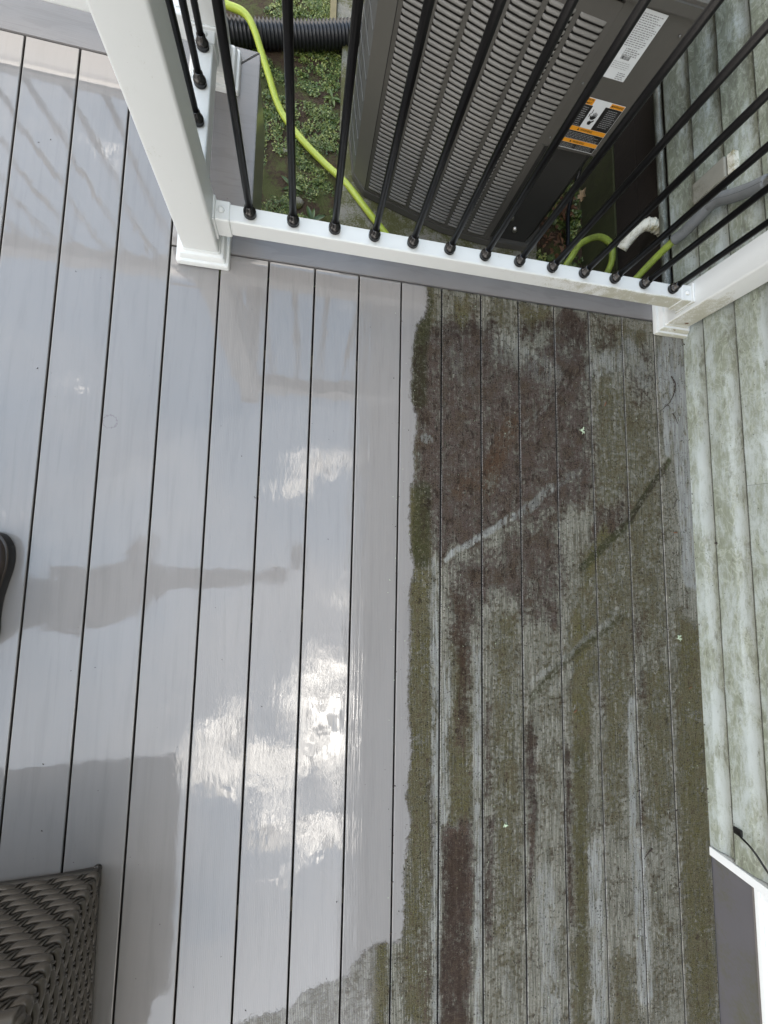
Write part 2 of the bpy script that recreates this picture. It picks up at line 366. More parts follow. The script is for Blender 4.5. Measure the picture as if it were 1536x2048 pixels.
M['riser'] = plain('grey_riser_board', (0.098, 0.096, 0.106), rough=.6, var=.12, nscale=8, dirt=(0.085, 0.085, 0.06), dirtscale=5, dirtlo=.45, dirthi=.7)
M['white'] = plain('white_door_paint', (0.74, 0.77, 0.78), rough=.35, var=.03)
M['leaf'] = plain('dry_leaf', (0.13, 0.058, 0.024), rough=.6, var=.35, nscale=60)
M['leafpale'] = plain('pale_dry_leaf', (0.36, 0.25, 0.14), rough=.6, var=.3, nscale=60)
M['twig'] = plain('dark_twig', (0.028, 0.018, 0.014), rough=.7)
M['lichen'] = plain('pale_lichen', (0.42, 0.50, 0.36), rough=.9, var=.2, nscale=200)
M['skin'] = plain('skin', (0.50, 0.30, 0.21), rough=.5)
M['jacket'] = plain('dark_cloth', (0.03, 0.033, 0.04), rough=.9)
M['jeans'] = plain('dark_denim', (0.025, 0.03, 0.045), rough=.9)
M['shoe'] = plain('dark_brown_leather', (0.014, 0.007, 0.005), rough=.35, var=.3)
M['sole'] = plain('black_rubber_sole', (0.008, 0.007, 0.007), rough=.5)
M['welt'] = plain('shoe_welt', (0.035, 0.025, 0.018), rough=.4)
M['hair'] = plain('dark_hair', (0.025, 0.018, 0.013), rough=.6)
M['phone'] = plain('black_phone', (0.01, 0.01, 0.012), rough=.2)
M['soffit'] = plain('soffit_board', (0.42, 0.41, 0.38), rough=.7)
M['roof'] = plain('roof_shingle', (0.06, 0.058, 0.055), rough=.9)
M['cable'] = plain('black_cable', (0.008, 0.008, 0.008), rough=.4)
M['eye'] = plain('eye_white', (0.7, 0.7, 0.7), rough=.3)
M['lip'] = plain('lip', (0.36, 0.15, 0.12), rough=.5)
gm, T, gp = new_mat('window_glass'); gp.inputs['Base Color'].default_value = (0.02, 0.025, 0.028, 1); gp.inputs['Roughness'].default_value = .03
M['glass'] = gm
def siding_material():
    m, T, p = new_mat('algae_stained_siding'); P = T.worldpos(); x, y, z = T.sep(P)
    cove = T.attr('cove').outputs['Fac']; rnd = T.attr('course').outputs['Fac']
    v = T.vm('ADD', T.comb(0.0, T.m('MULTIPLY', y, .42), z), T.comb(T.m('MULTIPLY', rnd, 5.3), 0, 0))
    c = T.mix(T.noise(v, 14, 4), (0.31, 0.345, 0.34), (0.43, 0.475, 0.465))
    big = T.noise(v, 11, 6, .70, .5); mid = T.noise(T.scale(P, (1, .18, 1)), 85, 4, .7); fine = T.noise(P, 330, 3, .75)
    s = T.m('ADD', T.m('ADD', T.m('MULTIPLY', big, .62), T.m('MULTIPLY', mid, .34)), T.m('MULTIPLY', fine, .22))
    s = T.m('SUBTRACT', s, T.m('MULTIPLY', cove, .055))
    far = T.sstep(y, .6, 1.5, .015, .075)
    st = T.sstep(T.m('ADD', s, far), .48, .68)
    green = T.mix(fine, (0.085, 0.095, 0.060), (0.27, 0.295, 0.215))
    c = T.mix(T.m('MULTIPLY', st, .88), c, green)
    blot = T.sstep(T.m('ABSOLUTE', T.m('SUBTRACT', T.noise(v, 30, 3, .55, 1.4), .5)), .012, .05, 1, 0)
    c = T.mix(T.m('MULTIPLY', T.m('MULTIPLY', blot, st), .28), c, (0.52, 0.56, 0.50))
    drk = T.m('MULTIPLY', T.sstep(T.m('ADD', T.noise(T.scale(P, (1, .25, 1)), 60, 6, .8), T.m('ADD', T.m('MULTIPLY', T.m('SUBTRACT', big, .5), .55), T.m('MULTIPLY', far, .9))), .56, .70), .62)
    c = T.mix(drk, c, (0.105, 0.110, 0.085))
    dots = T.m('MULTIPLY', T.sstep(T.vor(P, 58), .05, .13, 1, 0), T.sstep(T.noise(P, 17, 2), .47, .52))
    c = T.mix(T.m('MULTIPLY', dots, .9), c, (0.035, 0.035, 0.028))
    shade_grime = T.attr('shade_grime').outputs['Fac']  # lap shadow lines painted into the siding colour, broken by speckle
    c = T.mix(T.m('MULTIPLY', shade_grime, T.sstep(T.m('ADD', fine, mid), .65, 1.05)), c, (0.045, 0.045, 0.035))
    T.put(p.inputs['Base Color'], c); p.inputs['Roughness'].default_value = .42
    p.inputs['Specular IOR Level'].default_value = .45
    T.put(p.inputs['Normal'], T.bump(T.m('ADD', T.m('MULTIPLY', T.noise(T.scale(P, (1, .06, 1)), 420, 2), .5), fine), .0003))
    return m
M['siding'] = siding_material()
def ground_material():
    m, T, p = new_mat('mossy_soil'); P = T.worldpos()
    a = T.noise(P, 5, 5, .65); b = T.noise(P, 60, 4, .7); f = T.noise(P, 320, 3, .7)
    soil = T.mix(b, (0.020, 0.011, 0.006), (0.085, 0.050, 0.026))
    soil = T.mix(T.sstep(f, .55, .72), soil, (0.12, 0.085, 0.05))
    moss = T.mix(f, (0.030, 0.038, 0.008), (0.105, 0.118, 0.028))
    c = T.mix(T.sstep(T.m('ADD', a, T.m('MULTIPLY', T.m('SUBTRACT', b, .5), .4)), .46, .60), soil, moss)
    T.put(p.inputs['Base Color'], c); p.inputs['Roughness'].default_value = .9
    T.put(p.inputs['Normal'], T.bump(T.m('ADD', b, f), .006)); return m
M['ground'] = ground_material()
def foliage_material():
    m, T, p = new_mat('small_leaves'); r = T.attr('leafrand').outputs['Fac']
    c = T.mix(T.sstep(r, 0, .6), (0.035, 0.070, 0.013), (0.100, 0.145, 0.030))
    c = T.mix(T.sstep(r, .6, 1), c, (0.26, 0.29, 0.08))
    T.put(p.inputs['Base Color'], c); p.inputs['Roughness'].default_value = .45
    p.inputs['Subsurface Weight'].default_value = 0.0
    return m
M['foliage'] = foliage_material()
# ------------------------------------------------------------------ stains of the unwashed corner, in metres on the deck
MOSS_EDGE = [(1.094, 1.013), (1.098, 0.944), (1.104, 0.905), (1.095, 0.849), (1.066, 0.809), (1.054, 0.737), (1.049, 0.649), (1.047, 0.545), (1.068, 0.496), (1.068, 0.445), (1.059, 0.377), (1.063, 0.294), (1.051, 0.252), (1.049, 0.13), (1.053, 0.05), (1.067, -0.005), (1.052, -0.076), (1.056, -0.185), (1.055, -0.307), (1.052, -0.412), (1.065, -0.56), (1.055, -0.646), (1.048, -0.702), (1.067, -0.761), (1.057, -0.83), (1.045, -0.898), (1.046, -0.98), (1.05, -1.049), (1.038, -1.09), (0.986, -1.085), (0.949, -1.089), (0.896, -1.129), (0.888, -1.156), (0.823, -1.161), (0.758, -1.174), (0.74, -1.202), (0.703, -1.208), (0.625, -1.211), (0.562, -1.229), (0.442, -1.274)]
ALGAE = [
 ([(1.07, 0.739), (1.096, 0.787), (1.158, 0.813), (1.297, 0.841), (1.344, 0.848), (1.392, 0.761), (1.449, 0.731), (1.529, 0.778), (1.581, 0.823), (1.673, 0.796), (1.731, 0.765), (1.728, 0.555), (1.734, 0.424), (1.741, 0.314), (1.717, 0.223), (1.596, 0.182), (1.479, 0.152), (1.367, 0.115), (1.241, 0.045), (1.172, 0.028), (1.124, 0.051), (1.102, 0.181), (1.071, 0.245), (1.062, 0.377), (1.068, 0.496), (1.049, 0.614)], 0.0218, 0.85),
 ([(1.18, -0.028), (1.294, 0.046), (1.576, 0.182), (1.606, -0.026), (1.573, -0.094), (1.475, -0.077), (1.446, -0.176), (1.365, -0.093), (1.297, -0.109), (1.272, -0.252), (1.232, -0.329), (1.198, -0.235)], 0.0249, 0.8),
 ([(1.198, -0.076), (1.267, -0.076), (1.267, -0.252), (1.241, -0.544), (1.216, -0.542), (1.215, -0.266)], 0.0124, 0.75),
 ([(1.168, -0.829), (1.192, -0.789), (1.258, -0.804), (1.271, -0.942), (1.26, -1.15), (1.249, -1.365), (1.157, -1.346), (1.165, -1.066)], 0.0124, 1.0),
 ([(1.303, -0.787), (1.342, -0.798), (1.331, -0.921), (1.323, -1.119), (1.303, -1.116)], 0.0093, 0.9),
 ([(1.304, -0.41), (1.327, -0.411), (1.325, -0.73), (1.305, -0.728)], 0.0078, 0.6),
 ([(1.448, -0.496), (1.491, -0.546), (1.485, -0.746), (1.472, -0.895), (1.452, -1.068), (1.447, -1.067)], 0.0093, 0.85),
 ([(1.591, -0.601), (1.614, -0.634), (1.614, -0.912), (1.609, -1.135), (1.59, -1.132)], 0.0078, 0.6),
 ([(1.734, -0.441), (1.757, -0.45), (1.755, -0.516), (1.733, -0.514)], 0.0078, 0.5),
 ([(1.883, -0.077), (1.932, -0.201), (1.923, -0.459), (1.886, -0.457)], 0.0156, 0.6),
 ([(1.726, 0.205), (1.876, 0.294), (1.887, 0.193), (1.733, 0.098), (1.681, 0.062)], 0.0156, 0.7),
 ([(1.594, 0.94), (1.678, 0.956), (1.723, 0.92), (1.726, 0.803), (1.601, 0.806)], 0.014, 0.95),
 ([(1.158, 0.822), (1.344, 0.866), (1.353, 0.775), (1.297, 0.75), (1.168, 0.751)], 0.014, 0.8),
 ([(1.452, 0.881), (1.583, 0.9), (1.581, 0.852), (1.451, 0.825)], 0.014, 0.7),
 ([(1.762, 0.925), (1.86, 0.919), (1.845, 0.817), (1.768, 0.808)], 0.0156, 0.55),
 ([(1.887, 0.793), (2.025, 0.84), (2.014, 0.639), (1.9, 0.57)], 0.0218, 0.45),
 ([(1.868, -0.784), (1.888, -0.786), (1.875, -1.252), (1.856, -1.248)], 0.0062, 0.35),
 ([(1.084, -1.094), (1.142, -1.035), (1.151, -1.345), (1.11, -1.337)], 0.0156, 0.5),
 ([(1.46, 0.126), (1.591, 0.165), (1.59, -0.211), (1.474, -0.176)], 0.0218, 0.7),
]
OLIVE = [
 ([(1.098, 0.94), (1.131, 0.909), (1.128, 0.8), (1.065, 0.721), (1.053, 0.825)], 0.0124, 0.8),
 ([(1.047, 0.807), (1.114, 0.816), (1.098, 0.55), (1.075, 0.328), (1.05, 0.327)], 0.0124, 0.75),
 ([(1.042, 0.268), (1.122, 0.273), (1.124, -0.013), (1.046, -0.013)], 0.0124, 1.0),
 ([(1.041, 0.002), (1.131, -0.013), (1.139, -0.566), (1.139, -1.343), (1.051, -1.325), (1.049, -0.559)], 0.0124, 0.72),
 ([(1.194, 0.946), (1.256, 0.946), (1.25, 0.816), (1.186, 0.808)], 0.0124, 0.8),
 ([(1.326, 0.938), (1.413, 0.942), (1.393, 0.854), (1.325, 0.845)], 0.014, 0.5),
 ([(1.452, 0.942), (1.573, 0.941), (1.572, 0.879), (1.451, 0.872)], 0.014, 0.8),
 ([(1.751, 0.924), (1.867, 0.93), (1.984, 0.936), (1.98, 0.854), (1.865, 0.78), (1.758, 0.807)], 0.0218, 0.6),
 ([(1.735, 0.765), (2.014, 0.639), (2.038, 0.255), (2.029, -0.291), (1.734, -0.449), (1.603, -0.278), (1.717, 0.241)], 0.0342, 0.5),
 ([(1.19, -0.25), (1.258, -0.268), (1.261, -0.797), (1.189, -0.789)], 0.014, 0.8),
 ([(1.336, -0.174), (1.429, -0.175), (1.427, -0.889), (1.406, -1.174), (1.333, -1.106), (1.333, -0.581)], 0.0187, 0.55),
 ([(1.501, -0.21), (1.586, -0.211), (1.571, -0.816), (1.524, -0.901), (1.493, -0.747)], 0.0218, 0.3),
 ([(1.622, -0.162), (1.724, -0.163), (1.689, -0.608), (1.658, -1.445), (1.608, -1.435), (1.612, -0.912)], 0.014, 0.85),
 ([(1.744, -0.333), (1.863, -0.337), (1.822, -0.716), (1.778, -0.901), (1.731, -0.833)], 0.0187, 0.62),
 ([(1.904, -0.339), (2.025, -0.361), (2.008, -0.798), (1.962, -0.923), (1.894, -0.883)], 0.0187, 0.65),
 ([(2.054, -0.168), (2.177, -0.187), (2.168, -0.98), (2.151, -1.543), (2.03, -1.519), (2.025, -0.8)], 0.0187, 0.8),
 ([(1.904, -1.073), (1.996, -1.054), (1.983, -1.51), (1.892, -1.492)], 0.0249, 0.35),
 ([(1.747, -1.201), (1.821, -1.243), (1.845, -1.482), (1.737, -1.461)], 0.0187, 0.6),
 ([(0.957, -1.087), (1.003, -1.089), (1.007, -1.317), (0.957, -1.307)], 0.0093, 0.9),
 ([(0.755, -1.174), (0.865, -1.169), (0.869, -1.289), (0.753, -1.266)], 0.0187, 0.4),
 ([(0.879, -1.152), (0.957, -1.1), (0.962, -1.308), (0.883, -1.292)], 0.0156, 0.25),
 ([(1.517, -1.193), (1.581, -1.13), (1.582, -1.43), (1.521, -1.418)], 0.0187, 0.4),
 ([(1.339, -1.163), (1.423, -1.149), (1.42, -1.398), (1.337, -1.382)], 0.0218, 0.4),
 ([(0.573, -1.207), (0.716, -1.21), (0.719, -1.272), (0.575, -1.243)], 0.0124, 0.5),
 ([(1.682, 0.071), (1.766, 0.153), (1.861, 0.192), (1.728, -0.042), (1.666, -0.111)], 0.0156, 0.9),
]
DARK_STREAK = [
 ([(1.098, 0.904), (1.092, 0.831), (1.079, 0.723), (1.078, 0.548)], 0.0171, 0.0171, 0.85),
 ([(1.095, 0.246), (1.089, 0.115), (1.09, 0.019)], 0.0202, 0.0187, 0.8),
 ([(1.656, -0.574), (1.642, -0.915), (1.636, -1.441)], 0.0078, 0.0187, 0.35),
 ([(2.065, 0.405), (1.974, 0.299), (1.886, 0.184)], 0.0078, 0.0062, 1.0),
 ([(1.886, 0.175), (1.784, 0.09), (1.679, 0.001)], 0.0109, 0.0078, 0.85),
 ([(1.835, -0.173), (1.681, -0.264), (1.583, -0.327), (1.469, -0.434)], 0.0078, 0.0093, 0.6),
]
BARE_STREAK = [
 ([(1.177, 0.023), (1.241, 0.067), (1.303, 0.108)], 0.0078, 0.0062, 1.0),
 ([(1.303, 0.108), (1.442, 0.18)], 0.0093, 0.0078, 0.9),
 ([(1.442, 0.18), (1.558, 0.269)], 0.0124, 0.0093, 0.7),
 ([(1.558, 0.269), (1.68, 0.344)], 0.0109, 0.0109, 0.45),
 ([(1.47, -0.39), (1.603, -0.295), (1.826, -0.151)], 0.0062, 0.0078, 0.45),
 ([(1.543, -0.406), (1.74, -0.265)], 0.0062, 0.0078, 0.3),
 ([(1.465, 0.495), (1.59, 0.62)], 0.0078, 0.0047, 0.4),
 ([(1.32, -0.158), (1.338, -0.077)], 0.0124, 0.0124, 0.3),
 ([(1.392, 0.761), (1.568, 0.698)], 0.0405, 0.0342, 0.42),
 ([(1.755, 0.738), (1.843, 0.788)], 0.0342, 0.0249, 0.5),
 ([(1.901, 0.844), (1.973, 0.714)], 0.0249, 0.0187, 0.5),
 ([(1.186, 0.754), (1.241, 0.635)], 0.0218, 0.0218, 0.3),
 ([(1.141, 0.02), (1.139, -0.186)], 0.0078, 0.0124, 0.6),
 ([(1.139, -0.186), (1.147, -0.855)], 0.0078, 0.014, 0.75),
 ([(1.146, -0.855), (1.152, -1.345)], 0.0093, 0.014, 0.65),
 ([(1.284, -0.253), (1.284, -1.371)], 0.0078, 0.014, 0.7),
 ([(1.178, -0.312), (1.176, -0.773)], 0.0093, 0.0078, 0.6),
 ([(1.1, 0.417), (1.114, 0.411)], 0.014, 0.0047, 0.9),
 ([(1.697, -0.922), (1.697, -1.453)], 0.0202, 0.014, 0.75),
 ([(1.861, -0.942), (1.869, -1.175), (1.869, -1.385)], 0.0218, 0.014, 0.8),
 ([(1.857, -0.455), (1.843, -0.94)], 0.0109, 0.0062, 0.8),
 ([(1.371, -1.238), (1.403, -1.395)], 0.0156, 0.0156, 0.4),
 ([(1.513, -0.974), (1.53, -1.42)], 0.0249, 0.0218, 0.6),
 ([(2.108, 0.87), (2.141, 0.453), (2.152, -0.022)], 0.0405, 0.0218, 0.95),
 ([(2.048, 0.843), (2.067, 0.448)], 0.0124, 0.0124, 0.8),
]
SCRATCH = [
 ([(2.045, 0.369), (1.886, 0.175)], 0.0025, 0.0031, 0.9),
 ([(1.735, 0.765), (1.606, 0.618)], 0.0031, 0.0047, 0.8),
 ([(1.212, -0.863), (1.206, -1.073), (1.202, -1.355)], 0.0311, 0.0218, 0.85),
 ([(1.227, -0.076), (1.227, -0.267), (1.233, -0.452)], 0.0109, 0.014, 0.6),
 ([(1.311, -0.802), (1.311, -1.089)], 0.0062, 0.0093, 0.7),
 ([(1.464, -0.529), (1.468, -0.744)], 0.0109, 0.0124, 0.6),
 ([(1.655, 0.91), (1.674, 0.835)], 0.0218, 0.0249, 0.6),
 ([(1.186, 0.799), (1.344, 0.848)], 0.014, 0.0187, 0.6),
 ([(1.471, 0.865), (1.572, 0.879)], 0.0124, 0.0156, 0.5),
 ([(1.076, 0.722), (1.074, 0.582), (1.09, 0.481)], 0.0109, 0.014, 0.5),
 ([(1.093, 0.213), (1.096, 0.083)], 0.0062, 0.0093, 0.3),
 ([(1.126, -0.652), (1.138, -0.854), (1.132, -0.937)], 0.0047, 0.0093, 0.6),
 ([(1.602, -0.601), (1.599, -1.0)], 0.0047, 0.0093, 0.6),
 ([(1.45, 0.472), (1.603, 0.64), (1.65, 0.736)], 0.0025, 0.0025, 0.9),
 ([(1.457, 0.441), (1.534, 0.519), (1.582, 0.597)], 0.0025, 0.0025, 0.8),
 ([(2.055, 0.399), (1.951, 0.27), (1.876, 0.18)], 0.0023, 0.0023, 0.8),
 ([(1.871, 0.174), (1.838, 0.137)], 0.0023, 0.0023, 0.8),
 ([(1.671, -0.28), (1.582, -0.343)], 0.0023, 0.0031, 0.3),
]
ORANGE = [
 ([(1.217, -0.835), (1.212, -1.087), (1.207, -1.356)], 0.0342, 0.0187, 0.35),
 ([(1.224, -0.109), (1.227, -0.421)], 0.0124, 0.0156, 0.5),
 ([(1.417, 0.491), (1.35, 0.363), (1.322, 0.266)], 0.0218, 0.0218, 1.0),
 ([(1.277, 0.306), (1.223, 0.244)], 0.0156, 0.0218, 0.6),
 ([(1.696, -0.094), (1.702, -0.214)], 0.0124, 0.0156, 0.3),
]

def sdist_poly(X, Y, poly):
    """signed distance, positive inside"""
    d = np.full(X.shape, 1e9); inside = np.zeros(X.shape, bool); n = len(poly)
    for i in range(n):
        x1, y1 = poly[i]; x2, y2 = poly[(i + 1) % n]
        dx, dy = x2 - x1, y2 - y1; t = np.clip(((X - x1) * dx + (Y - y1) * dy) / (dx * dx + dy * dy + 1e-12), 0, 1)
        d = np.minimum(d, np.hypot(X - x1 - t * dx, Y - y1 - t * dy))
        c = ((y1 > Y) != (y2 > Y)) & (X < (x2 - x1) * (Y - y1) / ((y2 - y1) if y2 != y1 else 1e-12) + x1)
        inside ^= c
    return np.where(inside, d, -d)
def dist_line(X, Y, pts):
    d = np.full(X.shape, 1e9)
    for (x1, y1), (x2, y2) in zip(pts, pts[1:]):
        dx, dy = x2 - x1, y2 - y1; t = np.clip(((X - x1) * dx + (Y - y1) * dy) / (dx * dx + dy * dy + 1e-12), 0, 1)
        d = np.minimum(d, np.hypot(X - x1 - t * dx, Y - y1 - t * dy))
    return d
def sm(v): v = np.clip(v, 0, 1); return v * v * (3 - 2 * v)
def poly_layer(X, Y, items):
    out = np.zeros(X.shape)
    for poly, soft, s in items:
        out = np.maximum(out, s * sm(sdist_poly(X, Y, poly) / (4.4 * soft) + .5))
    return out
def line_layer(X, Y, items):
    out = np.zeros(X.shape)
    for pts, w, soft, s in items:
        out = np.maximum(out, s * sm(1 - (dist_line(X, Y, pts) - w) / soft))
    return out
_lat = RNG.rand(64, 64)
def vnoise(x, y):
    xi = np.floor(x).astype(int); yi = np.floor(y).astype(int); fx = x - xi; fy = y - yi; fx = fx * fx * (3 - 2 * fx); fy = fy * fy * (3 - 2 * fy)
    g_ = lambda a, b: _lat[a % 64, b % 64]
    return (g_(xi, yi) * (1 - fx) + g_(xi + 1, yi) * fx) * (1 - fy) + (g_(xi, yi + 1) * (1 - fx) + g_(xi + 1, yi + 1) * fx) * fy
def fbm(x, y, n=4):
    return sum(.5 ** (k + 1) * (vnoise(x * 2 ** k + 7 * k, y * 2 ** k + 3 * k) - .5) for k in range(n))
def warp(X, Y, amp=1.0):
    """stains run along the boards, so bend their outlines more lengthways"""
    return X + amp * .045 * fbm(X * 16, Y * 9) + amp * .012 * fbm(X * 60, Y * 22, 3), Y + amp * .12 * fbm(X * 26 + 9, Y * 7 + 4)
DIRTY_POLY = MOSS_EDGE + [(0.30, -2.6), (3.5, -2.6), (3.5, 1.02), (0.96, 1.02)]

PITCH = 0.1445; GAP = 0.0050; YEND = 0.954
deck = empty('deck', (0, 0, 0), kind='structure'); deck['label'] = 'grey composite deck, washed and wet on the left, mossy on the right'
def board(i, x0, x1, y0, y1, ncol, step, stained):
    us = np.linspace(0, 1, ncol + 1)
    xs = [x0, x0, x0 + .0006, x0 + .0016] + list(x0 + .0026 + (x1 - x0 - .0052) * us) + [x1 - .0016, x1 - .0006, x1, x1]
    zs = [-.024, -.0022, -.0006, 0] + [0] * (ncol + 1) + [0, -.0006, -.0022, -.024]
    xs = np.array(xs); zs = np.array(zs)
    ny = max(2, int((y1 - y0) / step)); ys = np.linspace(y0, y1, ny + 1)
    r = random.Random(i * 13 + 5); tilt = r.uniform(-.0011, .0011); cup = r.uniform(-.0002, .0004)
    xm = (x0 + x1) / 2; hw = (x1 - x0) / 2
    zz = zs + (xs - xm) * tilt + cup * ((xs - xm) / hw) ** 2
    XX, YY = np.meshgrid(xs, ys); ZZ = np.tile(zz, (ny + 1, 1))
    m = len(xs); V = np.stack([XX.ravel(), YY.ravel(), ZZ.ravel()], 1)
    idx = np.arange((ny + 1) * m).reshape(ny + 1, m)
    F = np.stack([idx[:-1, :-1].ravel(), idx[:-1, 1:].ravel(), idx[1:, 1:].ravel(), idx[1:, :-1].ravel()], 1)
    me = bpy.data.meshes.new('deck_board')
    caps = [tuple(int(k) for k in idx[0][::-1]), tuple(int(k) for k in idx[-1])]
    me.from_pydata(V.tolist(), [], F.tolist() + caps)
    me.polygons.foreach_set('use_smooth', [True] * len(F) + [False] * 2)
    a = me.attributes.new('across', 'FLOAT', 'POINT'); a.data.foreach_set('value', (1 - np.abs(V[:, 0] - xm) / hw).astype('f'))
    a = me.attributes.new('board', 'FLOAT', 'POINT'); a.data.foreach_set('value', np.full(len(V), r.random(), 'f'))
    if stained:
        X, Y = V[:, 0], V[:, 1]
        e = np.clip(sdist_poly(X, Y, DIRTY_POLY), -.1, .1)
        XW, YW = warp(X, Y); XS, YS = warp(X, Y, .3)
        A = np.stack([poly_layer(XW, YW, ALGAE), poly_layer(XW, YW, OLIVE), line_layer(XS, YS, BARE_STREAK), (e + .1) * 5], 1).astype('f')
        B = np.stack([line_layer(X, Y, DARK_STREAK), line_layer(X, Y, SCRATCH), line_layer(X, Y, ORANGE), np.ones(len(X))], 1).astype('f')
        at = me.attributes.new('stain_a', 'FLOAT_COLOR', 'POINT'); at.data.foreach_set('color', A.ravel())
        at = me.attributes.new('stain_b', 'FLOAT_COLOR', 'POINT'); at.data.foreach_set('color', B.ravel())
    return link('deck_board', me, M['board_dirty'] if stained else M['board'], deck)
for i in range(-7, 15):
    x0 = i * PITCH + GAP / 2; x1 = (i + 1) * PITCH - GAP / 2
    if i == 14: x1 = 2.163
    if i <= 1: board(i, x0, x1, -2.4, 1.540, 6, .12, False)
    elif i == 2:
        board(i, x0, x1, -2.4, YEND, 6, .12, False)
        board(40, x0, .3715, YEND + .006, 1.540, 4, .12, False)
    elif i == 3: board(i, x0, x1, -2.4, YEND, 16, .02, True)
    else: board(i, x0, x1, -1.75, YEND, 24, .0075, True)
# picture-frame border with mitred corners
def prism(name, poly, z0, z1, mat, parent, bev=.002):
    bm = bmesh.new(); vs = [bm.verts.new((x, y, z1)) for x, y in poly]; f = bm.faces.new(vs)
    r = bmesh.ops.extrude_face_region(bm, geom=[f]); 
    for v in r['geom']:
        if isinstance(v, bmesh.types.BMVert): v.co.z = z0
    if bev: bmesh.ops.bevel(bm, geom=[e for e in bm.edges], offset=bev, segments=2, affect='EDGES')
    return link(name, bm_me(name, bm), mat, parent)
g_ = .0015
prism('border_board', [(.3785, .9595), (2.163, .9595), (2.163, 1.099), (.5170 + .0, 1.099)], -.024, 0, M['border'], deck)
prism('border_board', [(.3775, .9630), (.5135, 1.1005), (.5170, 1.1035), (.5170, 1.6840 - g_), (.3775, 1.5450 - g_)], -.024, 0, M['border'], deck)
prism('border_board', [(-1.2, 1.5450 + g_), (.3765, 1.5450 + g_), (.5160, 1.6840 + g_), (-1.2, 1.6840 + g_)], -.024, 0, M['border'], deck)
for lo, hi in (((.520, 1.075, -.26), (2.163, 1.093, -.026)), ((.492, 1.095, -.26), (.510, 1.66, -.026)), ((-1.2, 1.660, -.26), (.510, 1.678, -.026))):
    box('fascia_board', lo, hi, M['border'], deck, .002)
for k, y in enumerate(np.arange(-2.2, 1.0, .405)):
    box('joist', (-1.0, y, -.26), (2.163, y + .038, -.0265), M['joist'], deck, .001)
for y in (1.20, 1.50): box('joist', (-1.0, y, -.26), (.47, y + .038, -.0265), M['joist'], deck, .001)
box('deck_underlay', (-1.0, -2.4, -.275), (2.163, 1.07, -.262), M['plank'], deck, 0)

# ------------------------------------------------------------------ ground
def ground_sheet():
    xs = np.unique(np.concatenate([np.linspace(-60, -.5, 14), np.linspace(-.5, 2.6, 125), np.linspace(2.6, 60, 14)]))
    ys = np.unique(np.concatenate([np.linspace(-60, .8, 14), np.linspace(.8, 4.0, 128), np.linspace(4.0, 60, 14)]))
    X, Y = np.meshgrid(xs, ys); V = []
    for x, y in zip(X.ravel(), Y.ravel()):
        n = mnoise.fractal((x * 3, y * 3, 0), .6, 2.2, 4) * .014 + mnoise.noise((x * 22, y * 22, 3)) * .005
        V.append((x, y, -.585 + n))
    idx = np.arange(X.size).reshape(X.shape)
    F = np.stack([idx[:-1, :-1].ravel(), idx[:-1, 1:].ravel(), idx[1:, 1:].ravel(), idx[1:, :-1].ravel()], 1).tolist()
    return link('ground', me_from('ground', V, F, True), M['ground'], None, 'structure')
ground = ground_sheet()
def leaf_cluster(name, spots, seed, kind='stuff', size=(.0028, .0072), mat='foliage'):
    """spots: list of (x, y, z, radius, count, height)"""
    r = np.random.RandomState(seed); V, F, A = [], [], []
    for (cx, cy, cz, rad, cnt, hgt) in spots:
        tone = r.uniform(-.18, .25)
        for _ in range(cnt):
            a = r.uniform(0, 6.283); q = rad * math.sqrt(r.uniform(0, 1)); x = cx + q * math.cos(a); y = cy + q * math.sin(a)
            z = cz + r.uniform(.15, 1) * hgt * (1 - .5 * (q / rad) ** 2)
            L = r.uniform(*size); w = L * r.uniform(.5, .75); th = r.uniform(0, 6.283); ti = r.uniform(-.7, .7); tj = r.uniform(-.6, .6)
            u = np.array([math.cos(th) * math.cos(ti), math.sin(th) * math.cos(ti), math.sin(ti)])
            s = np.cross(u, [0, 0, 1]); s /= np.linalg.norm(s); nn = np.cross(s, u); s = s * math.cos(tj) + nn * math.sin(tj)
            c = np.array([x, y, z]); b = len(V)
            V += [c - u * L, c + s * w - u * L * .1, c + u * L, c - s * w - u * L * .1]; F.append((b, b + 1, b + 2, b + 3))
            v = float(np.clip(r.uniform(.1, .9) + tone, 0, 1)); A += [v] * 4
    me = me_from(name, V, F); at = me.attributes.new('leafrand', 'FLOAT', 'POINT'); at.data.foreach_set('value', np.array(A, 'f'))
    return link(name, me, M[mat], None, kind)
r = random.Random(3); spots = []
def gz(x, y): return -.585 + mnoise.fractal((x * 3, y * 3, 0), .6, 2.2, 4) * .014 + mnoise.noise((x * 22, y * 22, 3)) * .005
for _ in range(2600):
    x = r.uniform(-.2, .84); y = r.uniform(1.25, 3.0)
    if mnoise.noise((x * 4.2, y * 4.2, 1.7)) + .35 * mnoise.noise((x * 13, y * 13, 5)) < -.07: continue
    spots.append((x, y, gz(x, y), r.uniform(.012, .035), r.randint(26, 60), r.uniform(.006, .022)))
tag(leaf_cluster('ground_cover', spots, 11), 'low mossy green ground cover on the soil beyond the deck', 'ground cover')
spots = []
for _ in range(420):
    x = r.uniform(1.84, 2.16); y = r.uniform(1.35, 2.75)
    if mnoise.noise((x * 5, y * 5, 9.7)) < -.12: continue
    spots.append((x, y, gz(x, y), r.uniform(.02, .04), r.randint(16, 32), r.uniform(.015, .05)))
tag(leaf_cluster('ivy', spots, 12, size=(.006, .014)), 'dark green leafy ground plants between the cooling unit and the house', 'plants')

